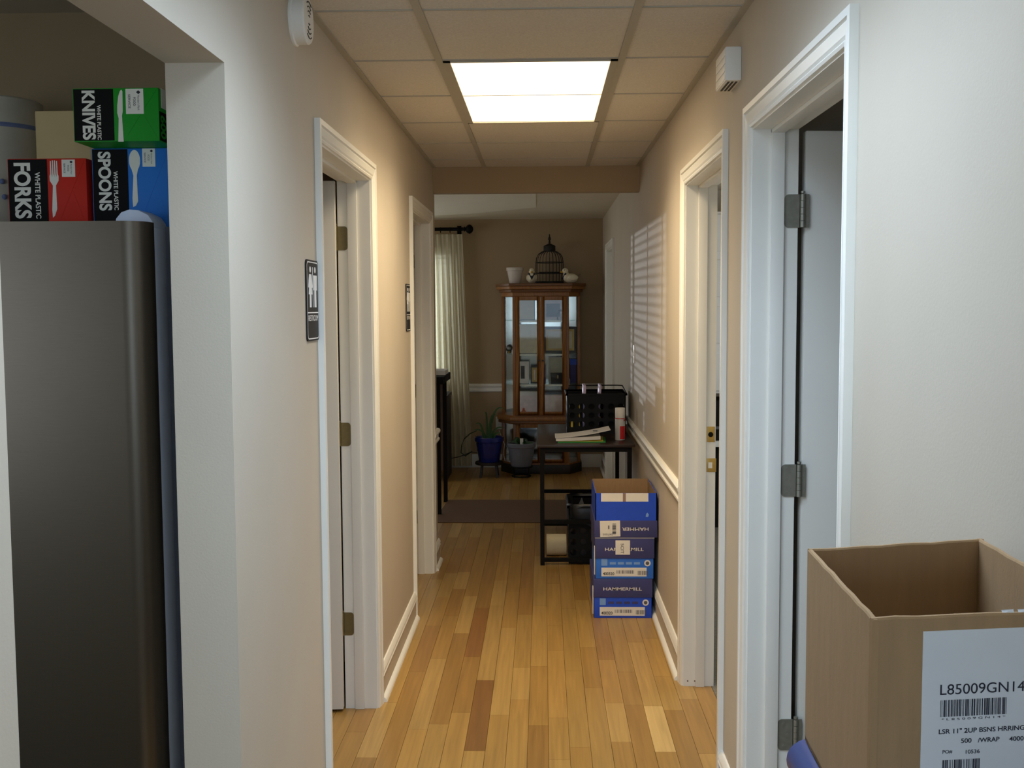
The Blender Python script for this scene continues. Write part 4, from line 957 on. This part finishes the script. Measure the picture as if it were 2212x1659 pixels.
# ================================================================== CURTAIN, PLANTS, DESKS
cu = thing('curtain', (-.95, 10.24, .03), 'cream pleated curtain panel hanging by the end wall', 'curtain')
NX, NZ = 90, 16; vs = []
for j in range(NZ+1):
    fz_ = j/NZ; z = 2.245-(2.245-.03)*fz_
    xr_ = -.764+.075*min(1, fz_*1.1)-.03*max(0, fz_-.45)*0; xl_ = -1.18
    for i in range(NX+1):
        f = i/NX; x = xl_+(xr_-xl_)*f
        amp = .012+.020*min(1, fz_*2)
        y = 10.235+amp*math.sin(f*2*PI*8.5+.5*math.sin(fz_*3))+.006*math.sin(f*37+fz_*4)
        vs.append((x, y, z))
fs = [(j*(NX+1)+i, j*(NX+1)+i+1, (j+1)*(NX+1)+i+1, (j+1)*(NX+1)+i) for j in range(NZ) for i in range(NX)]
B().add(vs, fs).build('panel', 'curtain', cu, smooth=60)
ro = thing('curtain_rod', (-1.6, 10.24, 2.29), 'black curtain rod with a round finial on the end wall', 'curtain rod')
B().tube([(-2.62, 10.24, 2.292), (-.755, 10.24, 2.292)], .017, 12).build('rod', 'matte_black', ro, smooth=50)
B().lathe([(.010, 0), (.022, .006), (.024, .014), (.014, .022), (.034, .036), (.044, .056), (.040, .074), (.022, .090), (.004, .096)], (-.755, 10.24, 2.292), 18, 'X').build('finial', 'matte_black', ro, smooth=50)
for x in (-.80, -2.58): B().box(x-.01, x+.01, 10.24, YB, 2.283, 2.301).box(x-.02, x+.02, YB-.008, YB, 2.25, 2.33).build('bracket', 'matte_black', ro)
for k in range(6): B().tube([(-.79-.09*k, 10.24+.022*math.cos(2*PI*q/14), 2.284+.026*math.sin(2*PI*q/14)) for q in range(14)], .003, 5, True).build('ring', 'matte_black', ro, smooth=50)
bl = thing('window_blind', (-1.6, YB, WZ[0]), 'white slatted blind in the far window', 'blind')
z = WZ[0]+.07
while z < WZ[1]-.06:
    B().prism([(0, YB-.022, z-.0065), (0, YB-.022, z-.0045), (0, YB+.018, z+.0065), (0, YB+.018, z+.0045)], (WX[0]+.01, 0, 0), (WX[1]-.01, 0, 0)).build('slat', 'slat', bl); z += .050
B().box(WX[0]+.005, WX[1]-.005, YB-.03, YB+.018, WZ[1]-.05, WZ[1]-.004).build('headrail', 'slat', bl); B().box(WX[0]+.01, WX[1]-.01, YB-.02, YB+.015, WZ[0]+.012, WZ[0]+.03).build('bottom_rail', 'slat', bl)
for x in (-2.25, -1.85, -1.22): B().box(x-.012, x+.012, YB-.025, YB-.023, WZ[0]+.02, WZ[1]-.05).build('ladder_tape', 'slat', bl)

def pot(name, cx, cy, z0, r, h, m, label, legs):
    p_ = thing(name, (cx, cy, 0), label, 'potted plant')
    B().lathe([(r*.70, z0), (r*.74, z0+.006), (r*.95, z0+h*.75), (r*.97, z0+h*.80), (r*1.04, z0+h*.83), (r*1.05, z0+h*.97), (r*1.0, z0+h), (r*.93, z0+h*.98), (r*.90, z0+h*.86), (0, z0+h*.86)], (cx, cy, 0), 32).build('pot', m, p_, smooth=40)
    B().lathe([(r*.90, z0+h*.86), (r*.5, z0+h*.90), (0, z0+h*.91)], (cx, cy, 0), 20).build('soil', 'soil', p_, smooth=40)
    return p_
def leaf_strip(p_, pts, w, m='leaf'):
    vs = []; n = len(pts)
    for i, q in enumerate(pts):
        q = Vector(q); a_ = Vector(pts[max(0, i-1)]); c_ = Vector(pts[min(n-1, i+1)]); t_ = (c_-a_).normalized()
        sd = t_.cross(Vector((0, -1, .2))).normalized(); ww = w*(1-(i/(n-1))**2.2)+.001
        vs += [q-sd*ww, q+Vector((0, .002, 0)), q+sd*ww]
    fs = []
    for i in range(n-1): k = 3*i; fs += [(k, k+1, k+4, k+3), (k+1, k+2, k+5, k+4)]
    B().add(vs, fs).build('leaf', m, p_, smooth=60)
bpx, bpy_ = -.500, 9.78
st1 = thing('plant_stand', (bpx, bpy_, 0), 'low wooden stand under the blue plant pot', 'plant stand')
B().lathe([(.125, .115), (.130, .12), (.130, .135), (.125, .14)], (bpx, bpy_, 0), 28).build('top', 'stand', st1, smooth=30)
for k in range(4):
    t_ = PI/4+k*PI/2; B().bar((bpx+.09*math.cos(t_), bpy_+.09*math.sin(t_), .118), (bpx+.11*math.cos(t_), bpy_+.11*math.sin(t_), 0), .02).build('leg', 'stand', st1)
pb = pot('potted_plant', bpx, bpy_, .1405, .128, .228, 'blue_pot', 'glossy blue pot with long arching green leaves', 0)
zz = .1405+.20
for (dx, h_, bend, w_) in ((-.10, .16, -.06, .010), (-.03, .26, -.015, .009), (.0, .24, .06, .010), (.02, .30, .12, .011), (.05, .12, .10, .010), (-.06, .10, -.10, .010), (.08, .07, .06, .012)):
    leaf_strip(pb, [(bpx+dx*.5+bend*(k/8)**1.8*1.2, bpy_-.02-.03*(k/8), zz+h_*math.sin(k/8*PI*.62)) for k in range(9)], w_)
gpx, gpy = -.205, 9.76
st2 = thing('plant_stand', (gpx, gpy, 0), 'black wire stand under the grey plant pot', 'plant stand')
for r_, z in ((.10, .095), (.085, .01)): B().tube([(gpx+r_*math.cos(2*PI*k/24), gpy+r_*math.sin(2*PI*k/24), z) for k in range(24)], .006, 6, True).build('ring', 'matte_black', st2, smooth=50)
for k in range(4):
    t_ = PI/4+k*PI/2; B().bar((gpx+.1*math.cos(t_), gpy+.1*math.sin(t_), .095), (gpx+.085*math.cos(t_), gpy+.085*math.sin(t_), 0), .010).build('leg', 'matte_black', st2)
B().lathe([(.099, .098), (.10, .101), (0, .101)], (gpx, gpy, 0), 20).build('tray', 'matte_black', st2)
pg = pot('potted_plant', gpx, gpy, .1015, .128, .215, 'grey_pot', 'grey pot with low dark foliage in front of the cabinet', 0)
rd4 = random.Random(8)
for k in range(16):
    t_ = 2*PI*k/16+rd4.random()*.3; r_ = .05+.06*rd4.random(); h_ = .02+.05*rd4.random()
    leaf_strip(pg, [(gpx+r_*math.cos(t_)*f, gpy+r_*math.sin(t_)*f, .29+h_*math.sin(f*2.2)) for f in (0, .3, .6, .85, 1.1)], .016, 'leaf_dark' if k % 2 else 'leaf')
B().box(gpx-.01, gpx+.02, gpy-.05, gpy-.046, .28, .36).build('plant_tag', 'paper', pg)
B().tube([at(x, y, 'Y', 10.1) for x, y in ((1078, 930), (1084, 945), (1090, 960), (1087, 980), (1092, 1000), (1096, 1015))], .004, 6).build('power_cord', 'white_pot', label='pale cord hanging from the outlet behind the plants', cat='cord', smooth=50)
cdp = [at(x, y, 'Y', 10.0) for x, y in ((1030, 930), (1015, 937), (1003, 948), (997, 962), (996, 978), (1005, 985), (1020, 975))]
B().tube(cdp, .005, 6).build('hanging_stem', 'leaf_dark', pb, smooth=50)
gc = [at(x, y, 'Y', 10.02) for x, y in ((975, 990), (990, 987), (1003, 983), (1018, 976), (1030, 978))]
B().tube(gc, .004, 6).build('power_cord', 'cord', label='dark cord looping behind the blue pot to the desk', cat='cord', smooth=50)
# counter at the left of the far room
co = thing('reception_table', (-1.3, 8.25, 0), 'black tall table just past the end of the left wall', 'table')
B().box(-1.9, -.742, 7.93, 8.55, .985, 1.040).build('table_top', 'matte_black', co, bev=.006)
for x in (-1.86, -.80):
    for y in (7.95, 8.48): B().box(x, x+.03, y, y+.03, 0, .985).build('leg', 'matte_black', co)
B().box(-1.86, -.80, 8.49, 8.50, .55, .985).build('back_panel', 'desk_brown', co)
bx = thing('paper_tray', (-.79, 8.25, 1.04), 'white paper tray on the tall black table', 'tray')
B().box(-.95, -.748, 8.15, 8.40, 1.0405, 1.046).build('base', 'white_plastic', bx); B().box(-.95, -.748, 8.15, 8.155, 1.046, 1.075).box(-.95, -.748, 8.395, 8.40, 1.046, 1.075).box(-.753, -.748, 8.155, 8.395, 1.046, 1.075).build('tray_wall', 'white_plastic', bx)
block('binder', -1.020, -.975, 8.02, 8.30, 1.0405, 1.185, 'box_blue', 'blue binder standing on the tall black table', 'binder', [('pages', (-1.014, -.981, 8.03, 8.29, 1.07, 1.187), 'paper')])
dk = thing('writing_desk', (-1.4, 9.75, 0), 'dark desk standing behind the tall table near the curtain', 'desk')
B().box(-2.0, -.862, 9.45, 10.05, .735, .765).build('desk_top', 'navy_wood', dk, bev=.003)
B().box(-.895, -.867, 9.48, 10.02, 0, .735).build('side_panel', 'navy_wood', dk); B().box(-1.995, -1.965, 9.48, 10.02, 0, .735).build('side_panel', 'navy_wood', dk); B().box(-1.965, -.895, 9.50, 9.52, .10, .735).build('modesty_panel', 'desk_brown', dk)
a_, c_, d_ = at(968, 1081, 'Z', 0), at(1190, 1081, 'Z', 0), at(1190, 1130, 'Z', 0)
B().prism([(a_.x, a_.y, 0), (.22, c_.y, 0), (.22, d_.y, 0), (a_.x-.03, d_.y, 0)], (0, 0, .0005), (0, 0, .006)).build('dark_floor_sheet', 'floor_sheet_brown', label='thin dark brown sheet lying on the floor beyond the hall', cat='mat')  # thin dark brown sheet laid across the floor

# room seen through the fourth door
wc = thing('storage_cabinet', (1.3, 7.7, .95), 'white wall cabinet in the office with the brass strike plates', 'cabinet')
B().box(.95, 1.75, 7.47, 7.885, .95, 2.20).build('body', 'white_plastic', wc)
for z in (.97, 1.30, 1.62, 1.93): B().box(.96, 1.74, 7.45, 7.47, z, z+.25).build('drawer_front', 'white_plastic', wc, bev=.003)
wc = thing('storage_bench', (1.3, 7.7, 0), 'black bench with a white top under the white wall cabinet', 'bench')
B().box(.95, 1.75, 7.50, 7.885, 0, .58).build('base', 'matte_black', wc); B().box(.93, 1.77, 7.43, 7.885, .58, .62).build('bench_top', 'white_plastic', wc)
block('black_printer', 1.0, 1.42, 7.46, 7.79, .62, .90, 'matte_black', 'black printer on the shelf of the white cabinet', 'printer', [('paper_slot', (1.05, 1.37, 7.4585, 7.46, .70, .72), 'ink_grey'), ('panel', (1.28, 1.38, 7.4585, 7.46, .82, .87), 'grey_plastic')])
